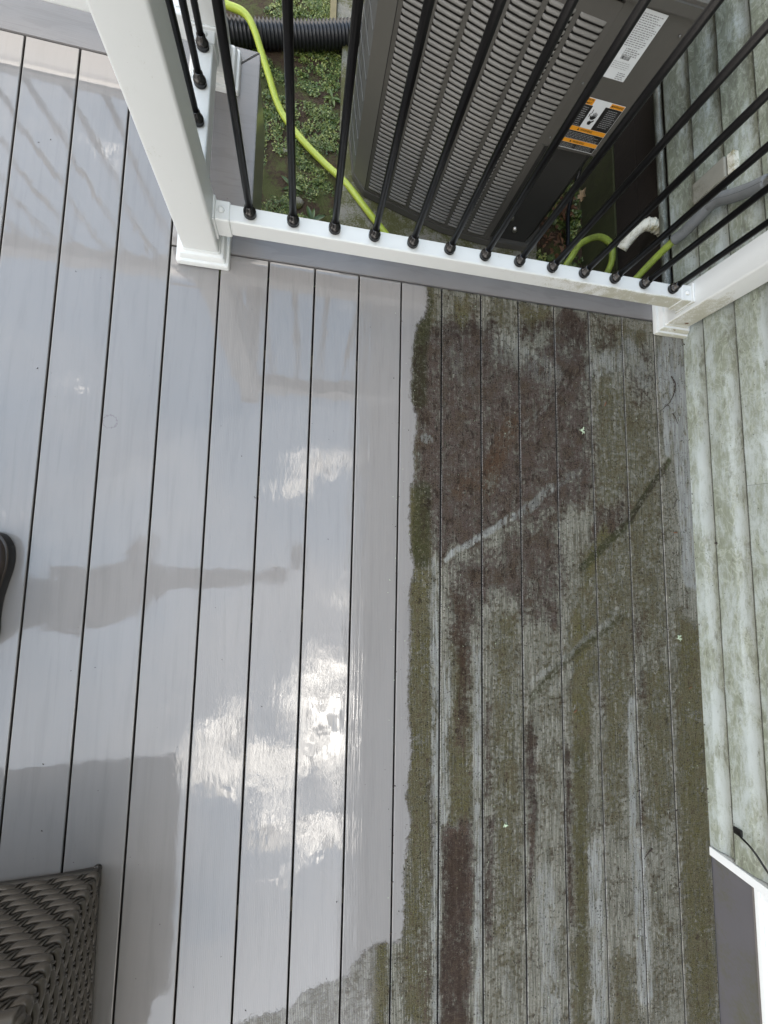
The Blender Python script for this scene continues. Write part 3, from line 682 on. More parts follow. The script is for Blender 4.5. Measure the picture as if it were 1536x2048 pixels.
# ------------------------------------------------------------------ posts and railings
def rrect_pts(hx, hy, rad, n=4):
    out = []
    for cx, cy, a0 in ((hx - rad, hy - rad, 0), (-hx + rad, hy - rad, 90), (-hx + rad, -hy + rad, 180), (hx - rad, -hy + rad, 270)):
        for k in range(n + 1):
            a = R(a0 + 90 * k / n); out.append((cx + rad * math.cos(a), cy + rad * math.sin(a)))
    return out
def loft(name, levels, mat, parent, cx=0, cy=0):
    V, F = [], []; n = None
    for (h, rad, z) in levels:
        pts = rrect_pts(h, h, rad); n = len(pts); V += [(cx + x, cy + y, z) for x, y in pts]
    for k in range(len(levels) - 1):
        for i in range(n):
            j = (i + 1) % n; F.append((k * n + i, k * n + j, (k + 1) * n + j, (k + 1) * n + i))
    F.append(tuple(range(n))[::-1]); F.append(tuple((len(levels) - 1) * n + i for i in range(n)))
    o = link(name, me_from(name, V, F), mat, parent); shade_auto(o, 32); return o
def post(x, y, label, H=1.17):
    t = empty('railing_post', (x, y, 0), label, 'railing post', 'white posts of the deck railing')
    loft('post_sleeve', [(.051, .008, .004), (.051, .008, H)], M['vinyl'], t)
    loft('base_trim', [(.0755, .006, .001), (.0755, .006, .013), (.0735, .006, .0165), (.067, .006, .018), (.0655, .006, .026), (.0615, .007, .033), (.0545, .008, .0355), (.0530, .008, .041)], M['vinyl'], t)
    loft('post_cap', [(.062, .006, H), (.062, .006, H + .016), (.056, .006, H + .024), (.004, .003, H + .055)], M['vinyl'], t)
    return t
P1 = (.386, .977); P2 = (.384, 1.581); P3 = (2.0950, .977)
post(*P1, 'white square corner post nearest the camera, with a stepped base trim')
post(*P2, 'farther white corner post standing behind the near one by the green hose')
post(*P3, 'white post at the house wall, its base trim stained with leaves')
bal_prof = [(.0095, .150), (.0095, 1.0)]
bal_me = lathe_me('baluster', bal_prof, 14); bal_me.materials.append(M['black'])
shoe_me = lathe_me('baluster_shoe', [(.0150, .1405), (.0172, .1430), (.0176, .1460), (.0164, .1478), (.0176, .1498), (.0178, .1530), (.0168, .1570), (.0145, .1602), (.0124, .1618), (.0120, .1720), (.0098, .1738)], 18); shoe_me.materials.append(M['rubber'])
def rail(label, a, b, feet, axis):
    """horizontal railing section from a to b along axis 'x' or 'y'"""
    t = empty('deck_railing', ((a[0] + b[0]) / 2, (a[1] + b[1]) / 2, 0), label, 'deck railing', 'white railing sections with black balusters')
    ox, oy = t.location.x, t.location.y
    L = (b[0] - a[0]) if axis == 'x' else (b[1] - a[1]); half = L / 2
    def bx(name, s0, s1, w, z0, z1, bev):
        lo, hi = ((s0, -w, z0), (s1, w, z1)) if axis == 'x' else ((-w, s0, z0), (w, s1, z1))
        return box(name, lo, hi, M['vinyl'], t, bev, seg=3)
    bx('bottom_rail', -half + .004, half - .004, .0262, .0865, .1405, .006)
    bx('top_rail', -half + .002, half - .002, .034, 1.00, 1.10, .008)
    for s in (-1, 1):
        e = s * half
        bx('rail_bracket', min(e, e - s * .045), max(e, e - s * .045), .0300, .0825, .1440, .005)
        bx('bracket_plate', min(e, e - s * .007), max(e, e - s * .007), .0360, .0760, .1520, .003)
        p = lathe_me('screw_cover', [(.010, 0), (.009, .003), (.004, .0045)], 12)
        o = link('screw_cover', p, M['vinyl'], t); o.location = ((e - s * .022, 0, .1437) if axis == 'x' else (0, e - s * .022, .1437))
    for (fx, fy) in feet:
        o = bpy.data.objects.new('baluster', bal_me); COL.objects.link(o); o.parent = t; o.location = (fx - ox, fy - oy, 0)
        o = bpy.data.objects.new('baluster_shoe', shoe_me); COL.objects.link(o); o.parent = t; o.location = (fx - ox, fy - oy, 0); o.rotation_euler.z = fx * 9
    return t
FY = .979
rail('long white railing with thirteen black balusters in front of the cooling unit', (P1[0] + .051, FY), (P3[0] - .051, FY), [(.536 + k * .1183, FY + .002) for k in range(13)], 'x')
rail('short white railing with three black balusters between the two corner posts', (.384, P1[1] + .051), (.384, P2[1] - .051), [(.384, y) for y in (1.112, 1.231, 1.350, 1.467)], 'y')
rail('white railing running off at the upper left edge of the deck', (-1.2, P2[1]), (P2[0] - .051, P2[1]), [(.235 - k * .1183, P2[1]) for k in range(12)], 'x')

# ------------------------------------------------------------------ house wall
wall = empty('house_wall', (2.17, 0, 0), 'pale house wall of horizontal siding, stained green with algae', 'house wall'); WX = 2.17
PC = .1105; Z0 = -.029
def course_strip(z0, y0, y1, dy, rndv, verts, faces, cove, shade_grime, crs):
    """one Dutch-lap course: butt, flat face, cove"""
    prof = [(.0020, z0 + .0005, 0, 1), (.0180, z0, 0, 1), (.0190, z0 + .0026, 0, 1), (.0188, z0 + .0056, 0, 0), (.0160, z0 + .030, 0, 0), (.0135, z0 + .056, 0, 0), (.0115, z0 + .0625, .5, 0), (.0050, z0 + .074, 1, 0), (.0022, z0 + .088, 1, 0), (.0016, z0 + .102, 1, .1), (.0014, z0 + .1105, .6, 1)]  # last value: strength of the painted shadow line at butt and cove top
    n = max(1, int((y1 - y0) / dy)); ys = np.linspace(y0, y1, n + 1); b = len(verts); m = len(prof)
    for y in ys:
        w = .0010 * math.sin(y * 2.3 + z0 * 40)
        for (o, z, c, gr) in prof:
            verts.append((2.176 - o + w - WX, y, z)); cove.append(c); shade_grime.append(gr); crs.append(rndv)
    for i in range(n):
        for k in range(m - 1):
            faces.append((b + i * m + k, b + (i + 1) * m + k, b + (i + 1) * m + k + 1, b + i * m + k + 1))
def wall_part(name, V, F, cv, gr, cr, kind=None):
    me = me_from(name, V, F, True)
    for nm, arr in (('cove', cv), ('shade_grime', gr), ('course', cr)):
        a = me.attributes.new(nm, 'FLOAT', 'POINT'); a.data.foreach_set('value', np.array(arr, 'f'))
    o = link(name, me, M['siding'], wall, kind)
    try: me.set_sharp_from_angle(angle=R(50))
    except Exception: pass
    return o
seams = {2: .285, 4: -.35, 5: 1.3, 3: 1.9, 6: .6}
for k in range(12):
    z0 = Z0 + k * PC; y0 = -.963
    cuts = [y0] + ([seams[k]] if k in seams else []) + [4.2]
    for a, b in zip(cuts, cuts[1:]):
        V, F, cv, gr, cr = [], [], [], [], []
        course_strip(z0, a + (.0004 if a != y0 else 0), b - .0004, .25, random.random(), V, F, cv, gr, cr)
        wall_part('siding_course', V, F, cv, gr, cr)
V, F, cv, gr, cr = [], [], [], [], []
for k in range(12, 62): course_strip(Z0 + k * PC, -8.0 if k > 18 else -.963, 6.0, 2.0, random.random(), V, F, cv, gr, cr)
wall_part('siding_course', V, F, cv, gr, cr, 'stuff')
box('wall_core', (.012, -8, 2.1), (.2, 6, 6.86), M['plank'], wall, 0)
box('wall_core', (.012, -.963, -.075), (.2, 6, 2.1), M['plank'], wall, 0)
V = []; F = []
o = link('starter_trim', tube_me('starter_trim', [Vector((-.006, y, -.061)) for y in np.linspace(1.02, 4.2, 12)], .0165, 14), M['siding'], wall)
a = o.data.attributes.new('cove', 'FLOAT', 'POINT'); a.data.foreach_set('value', np.ones(len(o.data.vertices), 'f'))
a = o.data.attributes.new('shade_grime', 'FLOAT', 'POINT'); a.data.foreach_set('value', np.full(len(o.data.vertices), .75, 'f'))
box('flashing_strip', (-.0035, -.962, -.02), (.0005, .90, .0035), M['white'], wall, .0005)
# skirt of wooden planks under the siding
for k, (za, zb, mt) in enumerate(((-.215, -.085, 'plank'), (-.345, -.217, 'plank'), (-.62, -.348, 'plank_moss'))):
    for a, b in ((1.0, 2.35), (2.353, 4.2)):
        box('skirt_plank', (.026 + .008 * (k == 2) * -1, a, za), (.052, b, zb), M[mt], wall, .002)
box('eave_soffit', (-.40, -8, 6.84), (.02, 6, 6.86), M['soffit'], wall, 0)
box('gutter', (-.50, -8, 6.82), (-.402, 6, 6.94), M['white'], wall, .004)
bm = bmesh.new()
vs = [bm.verts.new(p) for p in ((-.42, -8, 6.95), (-.42, 6, 6.95), (3.5, 6, 8.6), (3.5, -8, 8.6), (-.42, -8, 6.87), (-.42, 6, 6.87), (3.5, 6, 8.5), (3.5, -8, 8.5))]
for f in ((0, 1, 2, 3), (7, 6, 5, 4), (0, 4, 5, 1), (3, 2, 6, 7), (0, 3, 7, 4), (1, 5, 6, 2)): bm.faces.new([vs[i] for i in f])
link('roof', bm_me('roof', bm), M['roof'], wall)

# door at the end of the siding
door = empty('patio_door', (2.17, -1.6, 0), 'white patio door edge above a grey riser board at lower right', 'door')
def dbox(name, lo, hi, mat, bev=.002): return box(name, (lo[0] - 2.17, lo[1] + 1.6, lo[2]), (hi[0] - 2.17, hi[1] + 1.6, hi[2]), mat, door, bev)
dbox('door_casing', (2.1555, -.9945, -.02), (2.20, -.9665, 2.08), M['white'])
dbox('riser_board', (2.1665, -2.4, -.02), (2.19, -.9955, .1255), M['riser'])
dbox('riser_cap', (2.1635, -2.4, .1265), (2.19, -.9955, .1345), M['border'])
dbox('door_sill', (2.1600, -2.4, .1355), (2.26, -.9955, .1500), M['white'])
dbox('sill_track', (2.1720, -2.4, .1510), (2.1760, -1.008, .168), M['white'], .001)
dbox('sill_track', (2.1900, -2.4, .1510), (2.1940, -1.008, .176), M['white'], .001)
dbox('door_frame', (2.1650, -1.018, .1510), (2.25, -.9960, 2.06), M['white'])
dbox('door_stile', (2.1790, -1.075, .1600), (2.2050, -1.019, 2.05), M['white'])
dbox('door_rail', (2.1790, -2.4, .1600), (2.2050, -1.076, .235), M['white'])
dbox('door_glass', (2.1890, -2.4, .2360), (2.1930, -1.076, 2.05), M['glass'], 0)
dbox('door_head', (2.16, -2.4, 2.061), (2.25, -.9965, 2.099), M['white'])
# black cable held by a clip
cab = empty('cable', (2.15, -.86, .1), 'black cable held by a square clip on the siding above the deck corner', 'cable')
pth = spline([(2.158, -.853, .092), (2.150, -.860, .112), (2.146, -.868, .142), (2.146, -.885, .165), (2.146, -.905, .185), (2.144, -.95, .24), (2.14, -1.0, .32)], 8)
o = link('cord', tube_me('cord', [p - cab.location for p in pth], .0032, 8), M['cable'], cab)
box('clip', (.003, -.004, -.012), (.016, .0165, .012), M['cable'], cab, .001)
# ------------------------------------------------------------------ outdoor cooling unit
GZ = -.53
unit = empty('cooling_unit', (1.36, 2.1, GZ), 'large taupe outdoor air conditioning unit with louvred sides beyond the railing', 'air conditioner')
UO = unit.location.copy()
plan = [(.864, 2.031), (.889, 1.827), (.942, 1.751), (1.146, 1.690), (1.333, 1.638), (1.556, 1.614), (1.793, 1.619), (1.86, 1.70), (1.90, 2.30), (1.80, 2.52), (1.15, 2.56), (.90, 2.42)]
UTOP = .395
def wp(p, z): return Vector((p[0], p[1], z)) - UO
def quad_panel(name, a, b, z0, z1, mat, off=0.0, thick=.002, parent=unit):
    """upright sheet from plan point a to b; off moves it outwards"""
    A, B = Vector((*a, 0)), Vector((*b, 0)); d = (B - A).normalized(); n = Vector((d.y, -d.x, 0))
    V = []
    for t in (off, off - thick):
        for p, z in ((A, z0), (B, z0), (B, z1), (A, z1)): V.append(Vector((p.x, p.y, z)) + n * t - UO)
    F = [(0, 1, 2, 3), (7, 6, 5, 4), (0, 4, 5, 1), (1, 5, 6, 2), (2, 6, 7, 3), (3, 7, 4, 0)]
    return link(name, me_from(name, V, F), mat, parent)
# base pan and top
def unit_prism(name, pl, z0, z1, mat, bev):
    o = prism(name, [(x - UO.x, y - UO.y) for x, y in pl], z0 - UO.z, z1 - UO.z, mat, unit, bev); return o
cxm = sum(p[0] for p in plan) / len(plan); cym = sum(p[1] for p in plan) / len(plan)
def grow(pl, g):
    return [(x + g * (x - cxm) / math.hypot(x - cxm, y - cym), y + g * (y - cym) / math.hypot(x - cxm, y - cym)) for x, y in pl]
unit_prism('base_pan', grow(plan, .004), GZ, GZ + .038, M['unit'], .004)
unit_prism('top_cover', grow(plan, .018), UTOP + .010, UTOP + .050, M['unit'], .008)
unit_prism('inner_coil', grow(plan, -.024), GZ + .04, UTOP + .008, M['coil'], 0)
for rr in (.12, .19, .26, .33):
    c = [Vector((1.38 + rr * math.cos(t), 2.1 + rr * math.sin(t), UTOP + .062)) - UO for t in np.linspace(0, 2 * math.pi, 49)]
    link('fan_guard_ring', tube_me('fan_guard_ring', c, .004, 6), M['unit'], unit)
# louvred front: six columns that follow the bowed panel
front = [Vector((*p, 0)) for p in plan[2:6]]
fr = spline([tuple(v) for v in front], 24); cum = [0.0]
for a, b in zip(fr, fr[1:]): cum.append(cum[-1] + (b - a).length)
def on_front(s):
    s = min(max(s, 0), cum[-1] - 1e-6); i = max(k for k in range(len(cum)) if cum[k] <= s); i = min(i, len(fr) - 2)
    t = (s - cum[i]) / (cum[i + 1] - cum[i]); p = fr[i].lerp(fr[i + 1], t); d = (fr[i + 1] - fr[i]).normalized()
    return p, d, Vector((d.y, -d.x, 0))
LT = cum[-1]; NC = 6; margin = .017; rib = .0165; cw = (LT - 2 * margin - (NC - 1) * rib) / NC
ZL0, ZL1 = GZ + .052, UTOP - .045; NR = 50; pz = (ZL1 - ZL0) / NR
def front_strip(name, s0, s1, z0, z1, mat, off=0.0, n=6):
    V, F = [], []
    for i in range(n + 1):
        p, d, nn = on_front(s0 + (s1 - s0) * i / n)
        for o_ in (off, off - .003):
            for z in (z0, z1): V.append(Vector((p.x, p.y, z)) + nn * o_ - UO)
    for i in range(n):
        a = i * 4; b = a + 4
        F += [(a, b, b + 1, a + 1), (a + 3, b + 3, b + 2, a + 2), (a + 1, b + 1, b + 3, a + 3), (a + 2, b + 2, b, a)]
    F += [(0, 1, 3, 2), (n * 4 + 2, n * 4 + 3, n * 4 + 1, n * 4)]
    return link(name, me_from(name, V, F), mat, unit)
front_strip('panel_edge', 0, margin, GZ + .04, UTOP, M['unit'])
front_strip('panel_edge', LT - margin, LT, GZ + .04, UTOP, M['unit'])
front_strip('panel_bottom', margin, LT - margin, GZ + .040, ZL0, M['unit'], n=18)
front_strip('panel_top', margin, LT - margin, ZL1, UTOP, M['unit'], n=18)
for c in range(NC - 1):
    s0 = margin + (c + 1) * cw + c * rib
    front_strip('panel_rib', s0, s0 + rib, ZL0, ZL1, M['unit'], n=2)
for c in range(NC):
    s0 = margin + c * (cw + rib); s1 = s0 + cw
    # one louvre mesh per column (the panel bows), shared by its rows
    us = [0, .035, .09, .5, .91, .965, 1]; prof = [(0.0, 1.0), (.0028, .93), (.0048, .80), (.0058, .58), (.0054, .46)]
    V, F = [], []
    for u in us:
        p, d, nn = on_front(s0 + (s1 - s0) * u); e = 0.0 if u in (0, 1) else (.62 if u in (.035, .965) else (.93 if u in (.09, .91) else 1.0))
        for (o_, h) in prof:
            lift_ = (1 - e) * .35
            V.append(Vector((p.x, p.y, pz * min(1.0, h + lift_ * .6 * (1 - h)))) + nn * (o_ * e + .0002) - Vector((UO.x, UO.y, 0)))
    m_ = len(prof)
    for i in range(len(us) - 1):
        for k in range(m_ - 1): F.append((i * m_ + k, i * m_ + k + 1, (i + 1) * m_ + k + 1, (i + 1) * m_ + k))
    me = me_from('louver', V, F, True); me.materials.append(M['louver'])
    for rrow in range(NR):
        o = bpy.data.objects.new('louver', me); COL.objects.link(o); o.parent = unit; o.location = (0, 0, ZL0 + rrow * pz - UO.z)
# corner post and the ridged fin guard on the left chamfer
quad_panel('corner_post', plan[1], plan[2], GZ + .038, UTOP + .01, M['unit'], 0)
quad_panel('panel_seam', (plan[2][0] - .0012, plan[2][1] - .001), (plan[2][0] + .0012, plan[2][1] - .0005), GZ + .04, UTOP, M['coil'], .0012)
A, B = Vector((*plan[0], 0)), Vector((*plan[1], 0)); n_ = (B - A).normalized(); nn = Vector((n_.y, -n_.x, 0)); V, F = [], []
NK = 44
for i in range(NK + 1):
    p = A.lerp(B, i / NK); o_ = (.0035 if i % 2 else 0) + (-.006 if i in (10, 11, 22, 23, 33, 34) else 0)
    for z in (GZ + .04, UTOP): V.append(Vector((p.x, p.y, z)) + nn * o_ - UO)
for i in range(NK): F.append((2 * i, 2 * i + 2, 2 * i + 3, 2 * i + 1))
link('fin_guard', me_from('fin_guard', V, F), M['galv'], unit)
for z in np.arange(GZ + .12, UTOP, .075):
    quad_panel('guard_band', plan[0], plan[1], z, z + .004, M['galv'], .0045, .002)
# service panel with its labels, open recess below
quad_panel('service_panel', plan[5], plan[6], -.006, UTOP + .01, M['unit'], .001, .02)
quad_panel('service_panel_lip', plan[5], plan[6], -.010, -.0065, M['unit_dark'], .003, .02)
quad_panel('valve_recess', (plan[5][0] + .01, plan[5][1] + .075), (plan[6][0] - .01, plan[6][1] + .075), GZ + .04, -.012, M['unit_dark'], 0, .01)
quad_panel('corner_post', (plan[5][0] - .004, plan[5][1]), (plan[5][0] + .016, plan[5][1]), GZ + .038, -.011, M['unit'], .0015, .03)
quad_panel('valve_bracket', (1.61, 1.662), (1.70, 1.665), -.47, -.30, M['unit_dark'], 0, .003)
for x_, z_ in ((1.63, -.36), (1.68, -.42)):
    o = link('service_valve', tube_me('service_valve', [Vector((x_, 1.66, z_)) - UO, Vector((x_, 1.62, z_)) - UO], .011, 10), M['brass'], unit)
o = link('valve_cap', lathe_me('valve_cap', [(.008, 0), (.009, .006), (.004, .010)], 8), M['white'], unit); o.location = Vector((1.79, 1.72, -.42)) - UO
# screws
for x_, z_ in ((1.575, .20), (1.575, .02), (1.775, .37), (1.775, .02)):
    o = link('screw', lathe_me('screw', [(.004, 0), (.0035, .002), (.001, .003)], 8), M['galv'], unit); o.location = Vector((x_, 1.6135, z_)) - UO; o.rotation_euler.x = R(90)
# labels: flat sheets just proud of the panel
LY = 1.6125
def sheet(name, x0, x1, z0, z1, y, mat, parent):
    V = [Vector(p) - UO for p in ((x0, y, z0), (x1, y, z0), (x1, y, z1), (x0, y, z1))]
    return link(name, me_from(name, V, [(0, 1, 2, 3)]), mat, parent)
def rows(name, x0, x1, z0, z1, n, y, mat, parent, seed, words=7, fill=.5):
    """fine print: broken lines of tiny strokes, too small to read"""
    rr = random.Random(seed); V, F = [], []; pitch = (z1 - z0) / n
    for i in range(n):
        z = z0 + i * pitch; x = x0; xe = x1 - rr.uniform(0, (x1 - x0) * .25)
        while x < xe:
            w = rr.uniform(.3, 1.2) * (x1 - x0) / words; w = min(w, xe - x); b = len(V)
            for px, pz_ in ((x, z), (x + w, z), (x + w, z + pitch * fill), (x, z + pitch * fill)): V.append(Vector((px, y, pz_)) - UO)
            F.append((b, b + 1, b + 2, b + 3)); x += w + (x1 - x0) / words * .22
    return link(name, me_from(name, V, F), mat, parent, 'stuff')
def text(s, x, z, h, y, mat, parent, align='CENTER', roll=0.0):
    cu = bpy.data.curves.new('lettering', 'FONT'); cu.body = s; cu.size = h; cu.align_x = align; cu.align_y = 'CENTER'; cu.offset = h * .012
    cu.materials.append(mat); tmp = bpy.data.objects.new('lettering_curve', cu); COL.objects.link(tmp); bpy.context.view_layer.update(); me = bpy.data.meshes.new_from_object(tmp.evaluated_get(bpy.context.evaluated_depsgraph_get())); bpy.data.objects.remove(tmp, do_unlink=True)
    me.materials.clear(); o = link('lettering', me, mat, parent)
    o.location = Vector((x, y, z)) - UO; o.rotation_euler = Euler((R(90), roll, 0)); return o
wl = sheet('warning_label', 1.6085, 1.7700, .000, .171, LY, M['paper'], unit)
wl['label'] = 'black and orange warning label with a hand symbol'
y1_ = LY - .0006; y2_ = LY - .0012
def wsheet(nm, x0, x1, z0, z1, mat, y=y1_): return sheet(nm, x0, x1, z0, z1, y, M[mat], wl)
wsheet('label_band', 1.6100, 1.6510, .1500, .1695, 'orange'); wsheet('label_band', 1.7160, 1.7685, .1560, .1695, 'orange')
wsheet('label_field', 1.6100, 1.6560, .0790, .1492, 'ink'); wsheet('label_field', 1.7020, 1.7685, .0790, .1552, 'ink')
wsheet('label_band', 1.6100, 1.7685, .0640, .0782, 'orange'); wsheet('label_field', 1.6100, 1.7685, .0355, .0632, 'ink')
wsheet('label_band', 1.6100, 1.7685, .0215, .0347, 'orange'); wsheet('label_field', 1.6100, 1.7685, .0020, .0207, 'ink')
text('AVERTIS', 1.6315, .1650, .0082, y2_, M['ink'], wl); text('SEMENT', 1.6315, .1550, .0082, y2_, M['ink'], wl)
text('WARNING', 1.7450, .1630, .0090, y2_, M['ink'], wl)
text('WARNING', 1.6900, .0710, .0100, y2_, M['ink'], wl); text('WARNING', 1.6900, .0280, .0100, y2_, M['ink'], wl)
def tri_sign(x, z, s):
    V = [Vector((x + s * math.cos(a), y2_, z + s * math.sin(a))) - UO for a in (R(90), R(210), R(330))]; link('warning_triangle', me_from('warning_triangle', V, [(0, 1, 2)]), M['ink'], wl)
tri_sign(1.7215, .1625, .0045); tri_sign(1.6560, .0705, .005); tri_sign(1.6560, .0275, .005); tri_sign(1.6130, .1645, .004)
rows('fine_print', 1.6120, 1.6500, .082, .147, 10, y2_, M['inkgrey'], wl, 1, 5, .35); rows('fine_print', 1.7180, 1.7660, .092, .153, 10, y2_, M['inkgrey'], wl, 2, 6, .35)
rows('fine_print', 1.6130, 1.7660, .0375, .062, 5, y2_, M['inkgrey'], wl, 3, 14, .35); rows('fine_print', 1.6130, 1.6850, .0035, .020, 4, y2_, M['inkgrey'], wl, 4, 8, .35); rows('fine_print', 1.6900, 1.7660, .0035, .020, 4, y2_, M['inkgrey'], wl, 5, 8, .35)
# hand and wire symbol
def shape(pts, name, mat='ink'):
    V = [Vector((1.679 + x * .001, y2_, .118 + z * .001)) - UO for x, z in pts]; link(name, me_from(name, V, [tuple(range(len(V)))]), M[mat], wl)
shape([(-4, -26), (6, -26), (8, -18), (14, -12), (12, -8), (4, -14), (-2, -12), (-8, -18)], 'hand_symbol')
shape([(-8, -6), (-2, -10), (6, -8), (12, -2), (12, 12), (10, 12), (9, 2), (8, 2), (7, 15), (5, 15), (4.5, 3), (3.5, 3), (2.5, 16), (0.5, 16), (0.5, 3), (-.5, 3), (-2.5, 13), (-4.5, 12), (-3.5, 0), (-9, 4), (-11, 2)], 'hand_symbol')
shape([(-14, 22), (-12, 23), (-10, 12), (-15, 6), (-13, -2), (-15, -3), (-18, 6), (-12.5, 12)], 'wire_symbol')
shape([(-6, -10), (0, -6), (-1, -11), (6, -9), (-2, -16), (-1, -12), (-8, -14)], 'spark_symbol', 'paper')
rl = sheet('rating_label', 1.6230, 1.7020, .232, .402, LY, M['paper'], unit); rl['label'] = 'pale rating label full of fine print'
rows('fine_print', 1.627, 1.698, .318, .397, 16, y2_, M['inkgrey'], rl, 6, 7, .40); rows('fine_print', 1.640, 1.694, .296, .316, 4, y2_, M['inkgrey'], rl, 7, 5, .5)
rr = random.Random(8); x = 1.641; V, F = [], []
while x < 1.672:
    w = rr.uniform(.0005, .0016); b = len(V)
    for px, pz_ in ((x, .2855), (x + w, .2855), (x + w, .2950), (x, .2950)): V.append(Vector((px, y2_, pz_)) - UO)
    F.append((b, b + 1, b + 2, b + 3)); x += w + rr.uniform(.0005, .0014)
link('bar_pattern', me_from('bar_pattern', V, F), M['ink'], rl, 'stuff')
rows('fine_print', 1.628, 1.690, .262, .282, 4, y2_, M['inkgrey'], rl, 9, 6, .22); rows('fine_print', 1.664, 1.698, .236, .256, 4, y2_, M['inkgrey'], rl, 10, 3, .45)

# whip conduits from the unit
for nm, pts, rad, mt in (('flexible_conduit', [(1.80, 1.72, -.30), (1.775, 1.76, -.40), (1.745, 1.735, -.50), (1.745, 1.68, -.545), (1.775, 1.61, -.55), (1.80, 1.50, -.56)], .0125, 'conduit'),
                          ('flexible_conduit', [(2.03, 2.10, -.30), (2.05, 2.02, -.42), (2.06, 1.90, -.52), (2.07, 1.74, -.545), (2.05, 1.60, -.55), (1.98, 1.45, -.56)], .011, 'blackpipe')):
    path = resample(spline(pts, 14), .0035)
    o = link(nm, tube_me(nm, [p - UO for p in path], rad, 10, True, lambda i, s, rad=rad: rad * (1.0 if i % 2 else .90)), M[mt], unit)

# ------------------------------------------------------------------ pad, pipe, hoses, blocks beyond the railing
pad = prism('concrete_pad', [(.826, 1.40), (1.86, 1.42), (1.93, 2.62), (.817, 2.60)], -.60, GZ - .001, M['concrete'], None, .006)
tag(pad, 'mossy concrete pad under the cooling unit', 'concrete pad')
path = resample(spline([(-.45, 2.42, -.535), (.0, 2.44, -.535), (.28, 2.46, -.535), (.60, 2.53, -.53), (.85, 2.60, -.52), (1.0, 2.66, -.52)], 14), .0045)
o = link('drain_pipe', tube_me('drain_pipe', path, .052, 22, True, lambda i, s: .0535 if (i % 4) in (0, 1) else .0445), M['blackpipe'])
tag(o, 'black corrugated drain pipe lying across the mossy soil', 'drain pipe')
hp = [(.10, 2.50, -.44), (.21, 2.49, -.442), (.286, 2.478, -.452), (.387, 2.442, -.455), (.461, 2.30, -.508), (.530, 2.145, -.553), (.626, 2.025, -.558), (.745, 1.912, -.553), (.858, 1.80, -.530), (.962, 1.662, -.512), (1.045, 1.57, -.512), (1.14, 1.46, -.512), (1.22, 1.36, -.53)]
o = link('garden_hose', tube_me('garden_hose', spline(hp, 12), .0155, 14), M['hose']); tag(o, 'bright yellow green hose curving over the black pipe and past the unit', 'garden hose')
h2 = [(1.885, 1.40, -.33), (1.905, 1.44, -.30), (1.95, 1.505, -.295), (2.04, 1.55, -.29), (2.112, 1.53, -.295), (2.128, 1.46, -.31), (2.10, 1.38, -.33), (2.06, 1.30, -.36)]
o = link('garden_hose', tube_me('garden_hose', spline(h2, 12), .0145, 14), M['hose_old']); tag(o, 'dirty green hose looped on the ground beside the white elbow pipe', 'garden hose')
h3 = [(2.05, 1.19, -.20), (2.085, 1.235, -.145), (2.108, 1.275, -.07), (2.118, 1.295, .0), (2.122, 1.305, .032)]
sup = empty('wall_supply_line', (2.12, 1.3, .1), 'green hose in grey foam sleeve rising along the siding to a tap', 'hose')
SO = sup.location
link('hose_end', tube_me('hose_end', [Vector(p) - SO for p in spline(h3, 12)], .0140, 14), M['hose_old'], sup)
h4 = [(2.119, 1.299, .018), (2.125, 1.303, .06), (2.125, 1.315, .12), (2.125, 1.325, .165)]
h5 = [(2.125, 1.324, .160), (2.125, 1.315, .195), (2.125, 1.29, .235), (2.125, 1.262, .29), (2.125, 1.245, .335)]
link('foam_sleeve', tube_me('foam_sleeve', [Vector(p) - SO for p in spline(h4, 10)], .0205, 16), M['foam'], sup)
link('foam_sleeve', tube_me('foam_sleeve', [Vector(p) - SO for p in spline(h5, 10)], .0225, 16), M['foam'], sup)
link('foam_seam', tube_me('foam_seam', [Vector(p) - SO + Vector((-.0205, -.004, 0)) for p in spline(h5, 10)], .0015, 6), M['blackpipe'], sup)
link('hose_coupling', tube_me('hose_coupling', [Vector(p) - SO for p in ((2.125, 1.246, .330), (2.125, 1.242, .350), (2.127, 1.238, .372))], .0135, 12, False, lambda i, s: (.0135, .0160, .0135)[i]), M['brass'], sup)
link('tap', tube_me('tap', [Vector(p) - SO for p in ((2.127, 1.238, .370), (2.128, 1.234, .40), (2.15, 1.23, .415), (2.172, 1.23, .418))], .0115, 12), M['brass'], sup)
link('tap_handle', tube_me('tap_handle', [Vector(p) - SO for p in ((2.10, 1.234, .402), (2.128, 1.234, .402))], .006, 8), M['brass'], sup)
# outlet cover on the siding
cov = empty('outlet_cover', (2.155, 1.43, .15), 'weathered flat metal cover box fixed on the siding above the foam pipe', 'outlet cover')
box('cover_body', (-.022, -.040, -.060), (.012, .040, .060), M['metalbox'], cov, .005)
box('cover_flange', (.004, -.050, -.072), (.014, .050, .072), M['metalbox'], cov, .002)
box('cover_end', (-.016, -.038, .064), (.010, .038, .088), M['pvc'], cov, .003)
